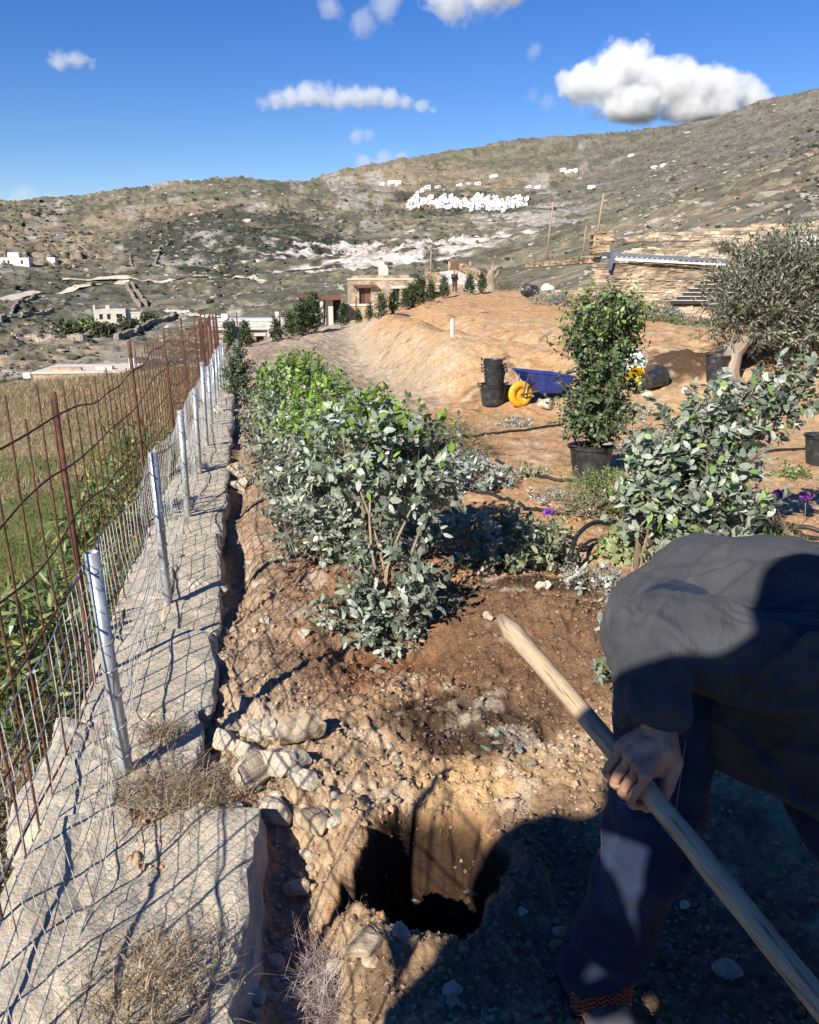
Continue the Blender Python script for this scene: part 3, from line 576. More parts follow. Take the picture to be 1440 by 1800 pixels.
# ------------------------------------------------------------------ leaves
def leaves(P, D, Nn, L, Wd, curl=.12):
    D = D / (np.linalg.norm(D, axis=1)[:, None] + 1e-9); B = np.cross(D, Nn); B /= np.linalg.norm(B, axis=1)[:, None] + 1e-9; U = np.cross(B, D)
    L = L[:, None]; Wd = Wd[:, None]
    st = lambda t, w, z: P + D * L * t + B * Wd * w + U * L * z
    V = np.stack([st(0, 0, 0), st(.32, -.5, .03), st(.32, .5, .03), st(.72, -.42, -curl * .4), st(.72, .42, -curl * .4), st(1, 0, -curl)], 1)
    n = len(P); b = (np.arange(n) * 6)[:, None]
    return V.reshape(-1, 3), [np.concatenate([b + np.array([[0, 2, 1]]), b + np.array([[3, 4, 5]])]), b + np.array([[1, 2, 4, 3]])]
def foliage(rg, ells, nt, nl, L, Wd, tw, pal, young=None, up=.5, ywhere=None, spread=.9, inner=.3, lump=.3):
    e = np.array(ells, float); w = e[:, 3] * e[:, 4] * e[:, 5]; w = w ** .75 / np.sum(w ** .75); k = rg.choice(len(e), nt, p=w)
    d = rg.normal(size=(nt, 3)); d /= np.linalg.norm(d, axis=1)[:, None]
    rf = rg.uniform(inner ** 2, 1, nt) ** .5 * (1 + lump * fbm(d[:, 0] * 1.8 + k * 3, d[:, 1] * 1.8, d[:, 2] * 1.8 + .3, 2, int(rg.integers(999))))
    p = e[k, :3] + d * e[k, 3:6] * rf[:, None]
    td = d * .8 + np.array((0, 0, up)) + rg.normal(size=(nt, 3)) * .45; td /= np.linalg.norm(td, axis=1)[:, None]
    tl = tw * rg.uniform(.6, 1.3, nt)
    t = (np.arange(nl) + .5) / nl
    LP = (p[:, None] + td[:, None] * (tl[:, None] * t)[..., None]).reshape(-1, 3); TD = np.repeat(td, nl, 0); n = len(LP)
    q = rg.normal(size=(n, 3)); q -= TD * np.sum(q * TD, 1)[:, None]; q /= np.linalg.norm(q, axis=1)[:, None]
    D = TD * rg.uniform(.3, .9, (n, 1)) + q * spread; Nn = TD * .7 + np.array((0, 0, .5)) + rg.normal(size=(n, 3)) * .45
    s = rg.uniform(.6, 1.25, n)
    g = leaves(LP, D, Nn, L * s, Wd * s * rg.uniform(.8, 1.2, n))
    col = np.array([c for _, c in pal])[rg.choice(len(pal), n, p=np.array([w for w, _ in pal]) / sum(w for w, _ in pal))]
    if young is not None:
        ty = np.repeat(ywhere(p) if ywhere is not None else (rg.random(nt) < .2).astype(float), nl) * np.tile(.4 + .9 * t, nt)
        m = rg.random(n) < ty; col = np.where(m[:, None], np.array(young), col)
    col = col * rg.uniform(.75, 1.3, (n, 1))
    tws = twigs(p - td * tl[:, None] * .6, p + td * tl[:, None] * .95, .0018 + .0 * tl)
    return g, np.repeat(col, 6, 0), tws
def twigs(A, B, r):
    T = B - A; T /= np.linalg.norm(T, axis=1)[:, None] + 1e-9; a = np.cross(T, np.array((.3, .5, .81))); a /= np.linalg.norm(a, axis=1)[:, None] + 1e-9; b = np.cross(T, a); r = np.broadcast_to(r, (len(A),))[:, None]
    V = []
    for P, f in ((A, 1.0), (B, .55)):
        for th in (0, 2.094, 4.189): V.append(P + (a * math.cos(th) + b * math.sin(th)) * r * f)
    V = np.stack(V, 1).reshape(-1, 3); i = (np.arange(len(A)) * 6)[:, None]
    return V, [np.concatenate([i + np.array([[0, 1, 4, 3]]), i + np.array([[1, 2, 5, 4]]), i + np.array([[2, 0, 3, 5]])])]
def limbs(rg, base, ells, nb, r0, wob=.06):
    gs = []; e = np.array(ells, float)
    for i in range(nb):
        k = rg.integers(len(e)); d = rg.normal(size=3); d /= np.linalg.norm(d); tgt = e[k, :3] + d * e[k, 3:6] * rg.uniform(.3, .85)
        b = np.array(base) + np.array((*rg.normal(size=2) * r0 * 1.2, -.02)); t = np.linspace(0, 1, 7)[:, None]
        P = b + (tgt - b) * t + np.sin(t * 3.14) * rg.normal(size=3) * wob + np.array((0, 0, .12)) * np.sin(t * 3.14) * np.linalg.norm(tgt - b) * .5
        gs.append(tube(P, r0 * np.linspace(1, .25, 7), 5))
    return jn(gs)
GREY = [(3, (.16, .195, .13)), (3, (.23, .265, .19)), (3, (.33, .36, .28)), (1, (.10, .135, .08)), (2, (.42, .44, .36))]
DEEP = [(3, (.06, .10, .035)), (3, (.09, .135, .05)), (2, (.15, .185, .10)), (1, (.035, .065, .022)), (1, (.20, .24, .14))]
YOUNG = (.19, .30, .045)
def shrub(name, label, cat, base, ells, nt, nl, L, Wd, tw, pal, group=None, young=None, ywhere=None, stems=6, sr=.008, up=.5, seed=0, **kw):
    rg = np.random.default_rng(seed); t = thing(name, label, cat, base, group)
    g, col, tws = foliage(rg, ells, nt, nl, L, Wd, tw, pal, young, up, ywhere, **kw)
    part('foliage', g, M['leaf'], t, col=col)
    part('branches', jn([limbs(rg, base, ells, stems, sr), tws] if stems else [tws]), M['twig'], t)
    return t
# ------------------------------------------------------------------ hedge row along the wall
def E(c, r): return (*c, *r)
def top_young(zc, h, k=.9): return lambda p: np.clip((p[:, 2] - zc) / h, 0, 1) * k
b = gpt(690, 1095)
shrub('leaning_shrub', 'grey-green shrub with bare forked stems nearest in the hedge row', 'shrub', b,
      [E(b + (-.13, .18, .80), (.18, .22, .14)), E(b + (.06, .14, .72), (.20, .20, .14)), E(b + (-.04, .24, .64), (.20, .2, .13)), E(b + (0, .02, .22), (.15, .15, .17)), E(b + (-.02, -.03, .07), (.24, .17, .09)), E(b + (.18, .08, .60), (.12, .12, .09))],
      520, 10, .050, .022, .14, GREY, 'shrubs of the hedge row along the wall', YOUNG, top_young(b[2] + .68, .34), 8, .012, seed=11)
rowlab = ['second shrub of the hedge row, silvery below with bright green top', 'third shrub of the hedge row, widest, its lower leaves silver-grey', 'fourth shrub of the hedge row with bright new leaves on top', 'fifth shrub of the hedge row, its top standing up highest', 'last shrub of the hedge row, darker green, nearest the stone track']
for i, (x, y, h, w) in enumerate([(-.34, 4.5, .78, .33), (-.56, 5.4, .80, .37), (-.78, 6.5, .84, .40), (-1.0, 7.7, .88, .43), (-1.30, 8.8, .84, .42)]):
    rg = np.random.default_rng(60 + i); z = g1(x, y); bb = np.array((x, y, z))
    el = [E(bb + (rg.normal() * .05, rg.normal() * .05, h * .68), (w * .82, w * .9, h * .26)), E(bb + (rg.normal() * .08, rg.normal() * .08, h * .38), (w * .95, w, h * .34)), E(bb + (rg.uniform(-.2, .2), 0, h * .86), (w * .5, w * .55, h * .18)), E(bb + (-.12, -.1, h * .15), (w * .75, w * .7, h * .17)), E(bb + (w * .55, rg.uniform(-.2, .2), h * .5), (w * .4, w * .4, h * .22))]
    shrub('hedge_shrub', rowlab[i], 'shrub', bb, el, [760, 800, 760, 760, 560][i], 10, [.048, .047, .048, .05, .05][i], .022, .15, GREY if i < 4 else DEEP, 'shrubs of the hedge row along the wall', YOUNG, top_young(bb[2] + h * .58, h * .42, 1.2 if i in (1, 2, 3) else .6), 8, .011, seed=20 + i)
b = gpt(418, 700); shrub('young_shrub', 'slim young green shrub planted beside the wall beyond the hedge row', 'shrub', b, [E(b + (0, 0, .34), (.17, .17, .30)), E(b + (.02, 0, .62), (.10, .1, .2))], 260, 9, .06, .022, .15, DEEP, seed=31)
# potted shrub in the middle
def pot(name, label, base, h, r, mat_=None, soilz=.9, cat='pot', group=None, tilt=None, fill=True, ribs=True):
    t = thing(name, label, cat, base, group); rb = r * .78
    pr = [(0.001, .004), (rb * .98, 0), (rb, .006), (r * .97, h * .90), (r * 1.0, h * .905), (r * 1.06, h * .915), (r * 1.06, h * .985), (r * 1.04, h), (r * .99, h), (r * .95, h * .9), (rb * .93, .02), (.001, .02)]
    Mx = np.array(Matrix.Rotation(tilt[1], 3, 'Z') @ Matrix.Rotation(tilt[0], 3, 'X')) if tilt else None
    part('shell', lathe(pr, 28, base, Mx), mat_ or M['pot'], t, smooth=False)
    if fill:
        s = lathe([(.001, h * soilz + .012), (r * .5, h * soilz + .008), (r * .93, h * soilz)], 20, base); part('potting_soil', s, M['soil'], t)
    if ribs and not tilt:
        for a in (.4, .4 + math.pi):
            c = np.array(base) + np.array((math.cos(a) * r * 1.05, math.sin(a) * r * 1.05, h * .97)); tg = np.array((-math.sin(a), math.cos(a), 0))
            P = [c + tg * q * r * .32 + np.array((math.cos(a), math.sin(a), 0)) * (1 - q * q) * r * .16 + np.array((0, 0, .02)) for q in np.linspace(-1, 1, 9)]
            part('handle', tube(P, .007, 5), mat_ or M['pot'], t)
    return t
PB = gpt(1037, 838)
pot('plant_pot', 'black plastic pot under the tall dense shrub in the middle', PB, .27, .185)
b = PB + (.03, .03, .25)
shrub('potted_shrub', 'tall dense dark green shrub standing in the black pot in the middle', 'shrub', b,
      [E(b + (.03, 0, .98), (.26, .26, .20)), E(b + (.01, 0, .72), (.26, .26, .24)), E(b + (.02, .02, .45), (.20, .2, .22)), E(b + (0, 0, .22), (.25, .24, .15)), E(b + (.18, 0, 1.10), (.17, .18, .10))],
      1150, 9, .044, .022, .14, DEEP, None, (.19, .29, .06), top_young(b[2] + .7, .45, .5), 12, .012, seed=41, inner=.3, lump=.6)
# big grey shrub behind the worker
b = gpt(1118, 1000)
shrub('feijoa_shrub', 'large spreading shrub with broad silver-green leaves behind the worker', 'shrub', b,
      [E(b + (.20, .12, .44), (.22, .22, .22)), E(b + (.38, .25, .62), (.20, .22, .14)), E(b + (.60, .4, .76), (.17, .2, .10)), E(b + (.86, .45, .82), (.20, .2, .08)), E(b + (.30, .05, .2), (.26, .22, .16)), E(b + (.06, .05, .34), (.10, .14, .14)), E(b + (.46, .15, .40), (.17, .2, .16)), E(b + (1.0, .5, .95), (.08, .1, .06))],
      640, 9, .064, .031, .17, [(2, (.13, .165, .11)), (3, (.20, .235, .165)), (3, (.29, .32, .245)), (2, (.40, .42, .34)), (1, (.075, .10, .06))], None, (.20, .30, .09), lambda p: np.full(len(p), .12), 9, .013, up=.6, seed=42, inner=.4, lump=.75)
part('trunk', tube([b + (0, 0, -.05), b + (.005, 0, .2), b + (.02, .03, .42), b + (.1, .06, .62)], [.02, .018, .015, .009], 8), M['bark'], bpy.data.objects['feijoa_shrub'], smooth=True)
b = gpt(1085, 1235)
shrub('low_sprig', 'short sprig of pale rounded leaves beside the worker elbow', 'shrub', b, [E(b + (.0, .0, .20), (.05, .06, .10)), E(b + (.04, .0, .08), (.04, .05, .07))], 22, 7, .052, .028, .1, [(3, (.30, .33, .25)), (3, (.22, .26, .17)), (2, (.42, .44, .36)), (1, (.13, .18, .08))], stems=4, sr=.004, seed=43)
# olive tree
b = gpt(1290, 668); OB = b
t = shrub('olive_tree', 'bushy grey-green olive tree with a thick gnarled trunk', 'tree', b,
      [E(b + (.45, .3, 1.10), (.75, .75, .60)), E(b + (1.0, .4, 1.05), (.75, .75, .62)), E(b + (.2, .1, .85), (.45, .5, .38)), E(b + (.85, .2, .60), (.65, .6, .36)), E(b + (1.5, .3, .9), (.6, .6, .55)), E(b + (.7, .3, 1.5), (.5, .5, .25)), E(b + (.12, .0, 1.05), (.3, .35, .3))],
      4000, 9, .082, .019, .26, [(3, (.11, .125, .08)), (3, (.16, .175, .115)), (2, (.24, .25, .18)), (1, (.06, .072, .042)), (1, (.32, .33, .25))], None, None, None, 0, .02, up=.7, seed=51, spread=.55, inner=.25, lump=.45)
tp = np.array([(-.02, 0, -.1), (-.06, 0, .12), (-.02, .02, .34), (.08, .05, .55), (.25, .1, .8), (.45, .2, 1.1)]) + b
tg = tube(tp, [.15, .13, .12, .12, .09, .05], 18); nn = tg[0]; nn += (normals(*tg)) * (.03 * fbm(nn[:, 0] * 9, nn[:, 1] * 9, nn[:, 2] * 4, 3, 5))[:, None]
part('trunk', tg, M['oldwood'], t)
rl = np.random.default_rng(77)
for k in range(9): q = b + (rl.uniform(.1, 1.5), rl.uniform(-.1, .6), rl.uniform(.7, 1.5)); s0 = tp[3] + rl.normal(size=3) * .03; part('limb', tube([s0, (s0 + q) / 2 + (0, 0, .12), q], [.045, .03, .012], 7), M['bark'], t)
# low plants
def clump(name, label, cat, u, v, r, h, nt, nl, L, Wd, tw, pal, seed, group=None, **kw):
    b = gpt(u, v); return shrub(name, label, cat, b, [E(b + (0, 0, h * .45), (r, r * .9, h * .55)), E(b + (r * .3, 0, h * .3), (r * .9, r * .7, h * .35))], nt, nl, L, Wd, tw, pal, group, stems=4, sr=.004, seed=seed, **kw)
SILV = [(3, (.30, .33, .28)), (3, (.40, .42, .37)), (2, (.22, .25, .19)), (1, (.50, .51, .46))]
SAGE = [(3, (.23, .26, .14)), (3, (.31, .33, .20)), (2, (.16, .19, .09)), (1, (.42, .42, .29))]
FRESH = [(3, (.14, .22, .05)), (3, (.20, .28, .08)), (2, (.09, .15, .035)), (1, (.27, .33, .12))]
clump('sage_plant', 'pale sage-green low plant with a purple flower, shaded on its far side', 'plant', 880, 985, .34, .22, 190, 8, .055, .022, .10, SAGE, 101)
clump('silver_plant', 'silver-leaved low plant at the right end of the hedge row', 'plant', 838, 858, .22, .20, 120, 8, .06, .02, .1, SILV, 102)
clump('cushion_plant', 'fresh green rounded cushion plant in front of the black pot', 'plant', 1060, 892, .26, .24, 420, 8, .032, .009, .09, FRESH, 103)
clump('green_bush', 'feathery mid-green bush just behind the hedge row', 'plant', 768, 800, .42, .32, 420, 9, .04, .007, .14, [(3, (.09, .13, .05)), (3, (.14, .18, .08)), (1, (.2, .22, .12))], 104)
clump('thyme_plant', 'brownish dry thyme-like tuft left of the cushion plant', 'plant', 1015, 905, .18, .14, 150, 8, .026, .007, .08, [(2, (.22, .20, .13)), (2, (.30, .28, .19)), (1, (.16, .18, .09))], 105)
clump('sage_plant', 'sage-green plant at the end of the black hose by the silver plant', 'plant', 800, 835, .2, .2, 110, 8, .05, .02, .1, SAGE, 106)
clump('trailing_plant', 'low green trailing plant under the large silver-green shrub', 'plant', 1290, 975, .36, .14, 170, 8, .04, .014, .1, FRESH, 107)
clump('sage_plant', 'small yellow-green plant at the foot of the silver-green shrub', 'plant', 1098, 985, .12, .12, 50, 7, .055, .035, .08, [(3, (.24, .29, .11)), (2, (.32, .36, .17))], 108)
for i, (u, v, r, lab, pal) in enumerate([(908, 750, .2, 'grey cut sprigs lying on the sand before the wheelbarrow', SILV), (965, 880, .12, 'pale sprigs beside the middle black hose', SILV), (1120, 725, .22, 'pale fallen sprigs beside the tall potted shrub', SILV), (930, 838, .14, 'dry pale sprigs along the black hose', SAGE), (1395, 838, .14, 'green sprigs near the frame edge below the right black pot', FRESH), (700, 1128, .1, 'few grey leaves fallen at the foot of the leaning shrub', GREY), (1040, 1030, .16, 'dry pale sprigs on the soil mound near the hose loop', SILV)]):
    b = gpt(u, v); shrub('cut_sprigs', lab, 'sprigs', b, [E(b + (0, 0, .02), (r, r * .8, .025))], int(70 * r / .2), 6, .04, .017, .08, pal, 'cut sprigs lying about', stems=2, sr=.003, up=.05, seed=120 + i); [c_.__setitem__('kind', 'stuff') for c_ in bpy.data.objects if c_.parent and c_.parent.name.startswith('cut_sprigs') and c_.name.startswith('branches')]
def flowers(label, u, v, h, seed):
    b = gpt(u, v); rg = np.random.default_rng(seed); t = thing('purple_flower', label, 'flower', b, 'purple flowers')
    c = b + (0, 0, h); n = 90; d = rg.normal(size=(n, 3)); d /= np.linalg.norm(d, axis=1)[:, None]; d[:, 2] = np.abs(d[:, 2])
    part('petals', leaves(c + d * .012, d + rg.normal(size=(n, 3)) * .3, rg.normal(size=(n, 3)), np.full(n, .03), np.full(n, .012)), M['petal'], t)
    part('stem', tube([b - (0, 0, .03), b + (.01, 0, h * .5), c], .003, 5), M['twig'], t)
flowers('purple flower head on the sage-green plant', 962, 945, .15, 1); flowers('purple flower behind the dry straw tuft', 1275, 900, .16, 2); flowers('large purple flower head at the right edge by the hose', 1410, 925, .18, 3); flowers('purple flower head left of the straw tuft', 1362, 905, .14, 4)
# ------------------------------------------------------------------ dry grass tufts, weeds, field grass
def blades(P, H, lean, wd, cols, rg, seg=3):
    n = len(P); a = rg.uniform(0, 6.28, n); d = np.stack([np.cos(a), np.sin(a), 0 * a], -1); s = np.stack([-np.sin(a), np.cos(a), 0 * a], -1); V = []
    for t in np.linspace(0, 1, seg + 1):
        c = P + np.array((0, 0, 1.)) * (H * t * (1 - .25 * lean * t))[:, None] + d * (H * lean * t * t)[:, None]
        w = (wd * (1 - .85 * t))[:, None]; V += [c - s * w, c + s * w]
    V = np.stack(V, 1); k = 2 * (seg + 1); i = (np.arange(n) * k)[:, None]
    F = np.concatenate([i + np.array([[2 * j, 2 * j + 1, 2 * j + 3, 2 * j + 2]]) for j in range(seg)])
    return (V.reshape(-1, 3), [F]), np.repeat(cols, k, 0)
STRAW = np.array([(.42, .32, .19), (.52, .42, .27), (.33, .23, .13), (.24, .16, .09)])
def tuft(label, u, v, n, r, h, cols=STRAW, seed=0, lean=1.2, wd=.0016, name='dry_grass_tuft', z=None):
    rg = np.random.default_rng(seed); b = gpt(u, v) if z is None else np.array(on_z(u, v, z)); q = rg.normal(size=(n, 2)) * r * .5
    P = np.stack([b[0] + q[:, 0], b[1] + q[:, 1], np.full(n, b[2]) - .01], -1)
    g, c = blades(P, h * rg.uniform(.4, 1.1, n), lean * rg.uniform(.4, 1.4, n), wd * rg.uniform(.6, 1.3, n), cols[rg.choice(len(cols), n)] * rg.uniform(.8, 1.2, (n, 1)), rg, 4)
    o = part(name, g, M['blade'], loc=tuple(b), col=c); return tag(o, label, 'dry grass', 'dry grass tufts', 'stuff')
tuft('matted dry grass at the foot of the nearest steel post', 290, 1392, 380, .16, .08, seed=1, lean=2.0, z=.03)
tuft('sparse dry grass between the nearest post and the loose stones', 360, 1395, 200, .13, .07, seed=2, lean=2.2, z=.03)
tuft('tangled brown weeds growing over the big boulder', 285, 1710, 380, .15, .06, seed=3, lean=1.6, z=.05)
tuft('dry weeds at the lower edge of the boulder', 225, 1800, 260, .15, .06, seed=4, lean=1.6, z=.03)
tuft('pale bleached dry plant in front of the planting hole', 575, 1760, 800, .12, .11, np.array([(.62, .55, .5), (.5, .42, .36), (.4, .3, .24), (.55, .40, .36)]), 5, 1.3, .0014, 'bleached_plant')
tuft('reddish root tuft beside the bleached plant', 510, 1690, 160, .05, .08, np.array([(.35, .15, .09), (.45, .22, .14)]), 6, 1.4, .0012, 'root_tuft')
tuft('straw-coloured grass tuft under the large silver-green shrub', 1355, 950, 260, .17, .22, seed=7, lean=.9)
tuft('dry twiggy tuft between the post and the second post', 285, 1290, 160, .07, .08, seed=8, lean=1.5, z=.03)
tuft('straw stubble in the small black nursery pot', 767, 742, 60, .05, .14, seed=9, lean=.5)
rg = np.random.default_rng(90); n = 70000
u = rg.random(n); y = 1.6 + 19.5 * u ** 1.3; c = -.32 - rg.random(n) ** 1.4 * (2.2 + .55 * y); x = Xf(y) + c
k = x / y > -.62; x, y, c = x[k], y[k], c[k]; n = len(x); nz = fbm(x * .8, y * .8, 0.0, 4, 41) + .5 * fbm(x * .25, y * .25, 0.0, 3, 43)
green = np.clip(ss(-.3, .5, nz) * ss(17, 6, y) + .1, 0, 1); pick = (rg.random(n) < green)
cols = np.where(pick[:, None], np.array([(.13, .17, .04), (.20, .23, .07), (.10, .12, .035)])[rg.choice(3, n)], np.array([(.36, .28, .15), (.46, .37, .22), (.27, .20, .11), (.30, .20, .12)])[rg.choice(4, n)]) * rg.uniform(.75, 1.2, (n, 1))
g, cc = blades(np.stack([x, y, gh_base(x, y) - .01], -1), (.05 + .09 * rg.random(n)) * (1 + .035 * y), rg.uniform(.4, 1.6, n), .0016 * (1 + .22 * y) * np.ones(n), cols, rg, 2)
tag(part('field_grass', g, M['blade'], col=cc), 'dry and green grass covering the field beyond the fence', 'grass', kind='stuff')
OLE = [(3, (.10, .15, .045)), (3, (.16, .21, .07)), (2, (.24, .27, .10)), (1, (.30, .28, .07)), (1, (.06, .10, .03))]
for i, (x, y, r, h, lab) in enumerate([(-1.75, 3.15, .38, .62, 'long-leaved green bush below the wall behind the first rusty post'), (-2.45, 3.5, .42, .55, 'long-leaved bush at the left edge behind the rusty mesh'), (-2.05, 5.2, .36, .75, 'yellow-green bush behind the second steel post'), (-2.35, 6.6, .3, .85, 'upright long-leaved bush farther along the rusty fence'), (-2.0, 4.2, .33, .45, 'low long-leaved bush between the two nearest rusty posts')]):
    b = np.array((x, y, g1(x, y))); shrub('oleander_bush', lab, 'bush', b, [E(b + (0, 0, h * .42), (r * .85, r * .85, h * .42)), E(b + (.1, .1, h * .75), (r * .6, r * .6, h * .35))], [130, 120, 140, 110, 80][i], 10, .12, .017, .2, OLE, 'long-leaved bushes below the wall', stems=8, sr=.006, up=1.0, seed=200 + i, spread=.7)
for i, (x, y, r, h, lab) in enumerate([(-1.32, 2.0, .28, .5, 'bleached dry brush under the mesh at the left edge'), (-1.55, 2.55, .32, .45, 'pale dry brush at the foot of the first rusty post'), (-1.2, 1.55, .22, .35, 'dry brush in the gap below the boulder')]):
    rg = np.random.default_rng(230 + i); b = np.array((x, y, g1(x, y) - .02)); n = 420; q = rg.normal(size=(n, 2)) * r * .5; d = rg.normal(size=(n, 3)); d[:, 2] = np.abs(d[:, 2]) + .8; d /= np.linalg.norm(d, axis=1)[:, None]
    A = np.stack([b[0] + q[:, 0], b[1] + q[:, 1], b[2] + rg.random(n) * h * .7], -1)
    g = twigs(A, A + d * (h * .5 * rg.uniform(.3, 1, n))[:, None], .0028)
    t = thing('dry_brush', lab, 'brush', b, 'dead brush below the wall'); part('branches', g, M['twig'], t)['kind'] = 'stuff'
    ge, co, _ = foliage(rg, [E(b + (0, 0, h * .45), (r, r, h * .5))], 170, 8, .03, .008, .08, [(2, (.42, .38, .31)), (2, (.55, .50, .43)), (1, (.28, .22, .15))]); part('leaves', ge, M['leaf'], t, col=co)
# ------------------------------------------------------------------ stone wall under the fence
rg = np.random.default_rng(5)
wall = thing('stone_wall', 'low stone wall of flat weathered slabs running under the wire fence', 'wall', (float(Xf(4)), 4.0, 0))
ys = np.linspace(.2, 60, 120); core = []
cv = []
for y in ys:
    xl = float(Xf(y)); z = float(zw(y)); cv.append([(xl - .20, y, z - 1.1), (xl + .17, y, z - 1.1), (xl + .19, y, z - .045), (xl - .21, y, z - .045)])
cv = np.array(cv).reshape(-1, 3); i = (np.arange(len(ys) - 1) * 4)[:, None]
part('wall_core', (cv, [np.concatenate([i + np.array([[a, (a + 1) % 4, 4 + (a + 1) % 4, 4 + a]]) for a in range(4)]), np.array([[3, 2, 1, 0]])]), M['stone'], wall)
y = 2.62
while y < 40:
    L = rg.uniform(.40, .80) * (1 + .02 * y); xl = float(Xf(y + L / 2)); z = float(zw(y))
    two = rg.random() < .3
    for s in ((-1, 1) if two else (0,)):
        wx = rg.uniform(.115, .135) if two else rg.uniform(.225, .25)
        V, F = slabg(rg, (xl + s * .118 + rg.normal() * .006, y + L / 2, z - .045 + rg.normal() * .006), (wx, L * .50, .05), 4 if y < 7 else (3 if y < 14 else 2), math.atan(.2) + rg.normal() * .02, int(rg.integers(999)), .07, .005)
        part('slab', (V, F), M['slab'], wall)
    y += L * .97
for k in range(70):                                                       # rough stones on the exposed side
    y = 2.6 + 20 * rg.random() ** 1.5; xl = float(Xf(y)) + .17
    part('side_stone', rock(rg, (xl, y, float(zw(y)) - .12 - .09 * rg.random()), (.07, .13 * rg.uniform(.7, 1.2), .055), 2, 8, .6, .9), M['stone'], wall)
def boulder(name, label, c, s, seed, mat_=None, sub=4, top=None, rz=0.0, grp=None, planes=10, lo=.62, hi=.95):
    r2 = np.random.default_rng(seed); V, F = rock(r2, (0, 0, 0), s, sub, planes, lo, hi, .05, top, rz); n = normals(V, F); k = 1 / max(s)
    V = V + n * (max(s) * .045 * fbm(V[:, 0] * 5 * k, V[:, 1] * 5 * k, V[:, 2] * 5 * k + .31, 5, seed))[:, None] + np.array(c)
    return tag(part(name, (V, F), mat_ or M['stone'], loc=tuple(c)), label, 'stone', grp)
def big_slab(label, c, s, seed, rz):
    V, F = slabg(None, c, s, 5, rz, seed, .11, .006); n = normals(V, F); V = V + n * (.0055 * fbm(V[:, 0] * 28, V[:, 1] * 28, V[:, 2] * 28, 4, seed + 9))[:, None]
    tag(part('boulder', (V, F), M['slab'], loc=tuple(c)), label, 'stone')
big_slab('very large flat-topped pale boulder at the near end of the wall', (-.70, 1.50, -.10), (.31, .56, .12), 21, .10)
big_slab('second broad grey slab where the nearest steel post stands', (-.95, 2.33, -.07), (.25, .30, .09), 25, .2)
def gs(u, v, w, h=.6, seed=0, lab='', m=None, sub=3, d=.75):
    p = gpt(u, v); k = 1.25 * w / 2 * np.linalg.norm(p - (0, 0, CAMZ)) / FPX
    return boulder('loose_stone', lab, p + (0, 0, k * h * .45), (k, k * d, k * h), seed, m, sub, None, seed * 1.3, 'loose stones by the wall', 14, .42, .72)
for i, (u, v, w, h, lab) in enumerate([
    (520, 1300, 92, .6, 'dark brown loose stone farthest from the wall in the pile'), (478, 1295, 66, .55, 'brown stone touching the dark loose stone'), (496, 1352, 92, .6, 'angular tan stone in the middle of the loose pile'), (440, 1385, 100, .6, 'pale square stone beside the dry grass'),
    (482, 1435, 92, .5, 'long pale stone below the middle of the pile'), (445, 1290, 60, .55, 'small stone at the wall side of the shadow line'), (540, 1450, 82, .5, 'flat stone lying toward the planting hole'), (533, 1382, 52, .5, 'small pointed grey stone beside the angular tan one'),
    (430, 1330, 60, .6, 'half buried stone above the pale square one'), (528, 1570, 50, .6, 'pale round stone beside the trench by the boulder'), (365, 1058, 92, .65, 'rounded ochre stone at the foot of the second post'), (350, 1100, 120, .4, 'reddish brown slab under the rounded ochre stone'),
    (650, 1668, 84, .4, 'grey flat stone at the near rim of the planting hole'), (395, 1310, 70, .45, 'grey wedge stone leaning by the wall'), (425, 860, 46, .7, 'round grey stone beside the wall under the hedge'), (420, 835, 50, .5, 'ochre stone on the wall edge near the hedge'), (380, 735, 34, .8, 'ochre stone on top of the wall'), (374, 752, 40, .5, 'flat ochre stone on top of the wall'),
    (860, 1090, 26, .6, 'small reddish stone on the dark mound'), (950, 1035, 26, .7, 'pale pebble on top of the dark mound'), (965, 1033, 24, .6, 'orange stone at the crest of the dark mound'), (735, 1090, 30, .7, 'round brown stone by the leaning shrub'), (535, 1120, 26, .6, 'small tan stone on the red soil'), (470, 1095, 34, .5, 'tan stone in the red soil by the trench'), (665, 700, 30, .5, 'pale stone at the foot of the earth bank'), (960, 718, 46, .5, 'flat pale stone beside the wheelbarrow'), (1280, 1710, 46, .5, 'pale grey stone in the shade under the tool handle'), (800, 1745, 40, .3, 'pale chip of stone in the shade before the hole')]):
    gs(u, v, w, h, 300 + i, lab, M['slab'] if i % 3 else M['stone'])
n2 = 0
for k in range(46):
    u, v = rg.uniform(400, 760), rg.uniform(960, 1790); p = gpt(u, v)
    if math.hypot(p[0] - HOLE[0], p[1] - HOLE[1]) < .3 or p[0] - float(Xf(p[1])) < .3: continue
    s = rg.uniform(.014, .034); o = part('small_stone', rock(rg, p + (0, 0, s * .3), (s, s * .75, s * .55), 2, 8, .6, .9), M['stone' if k % 2 else 'slab'], loc=tuple(p)); tag(o, 'small loose stone lying on the dug soil near the wall', 'stone', 'small stones on the dug soil')
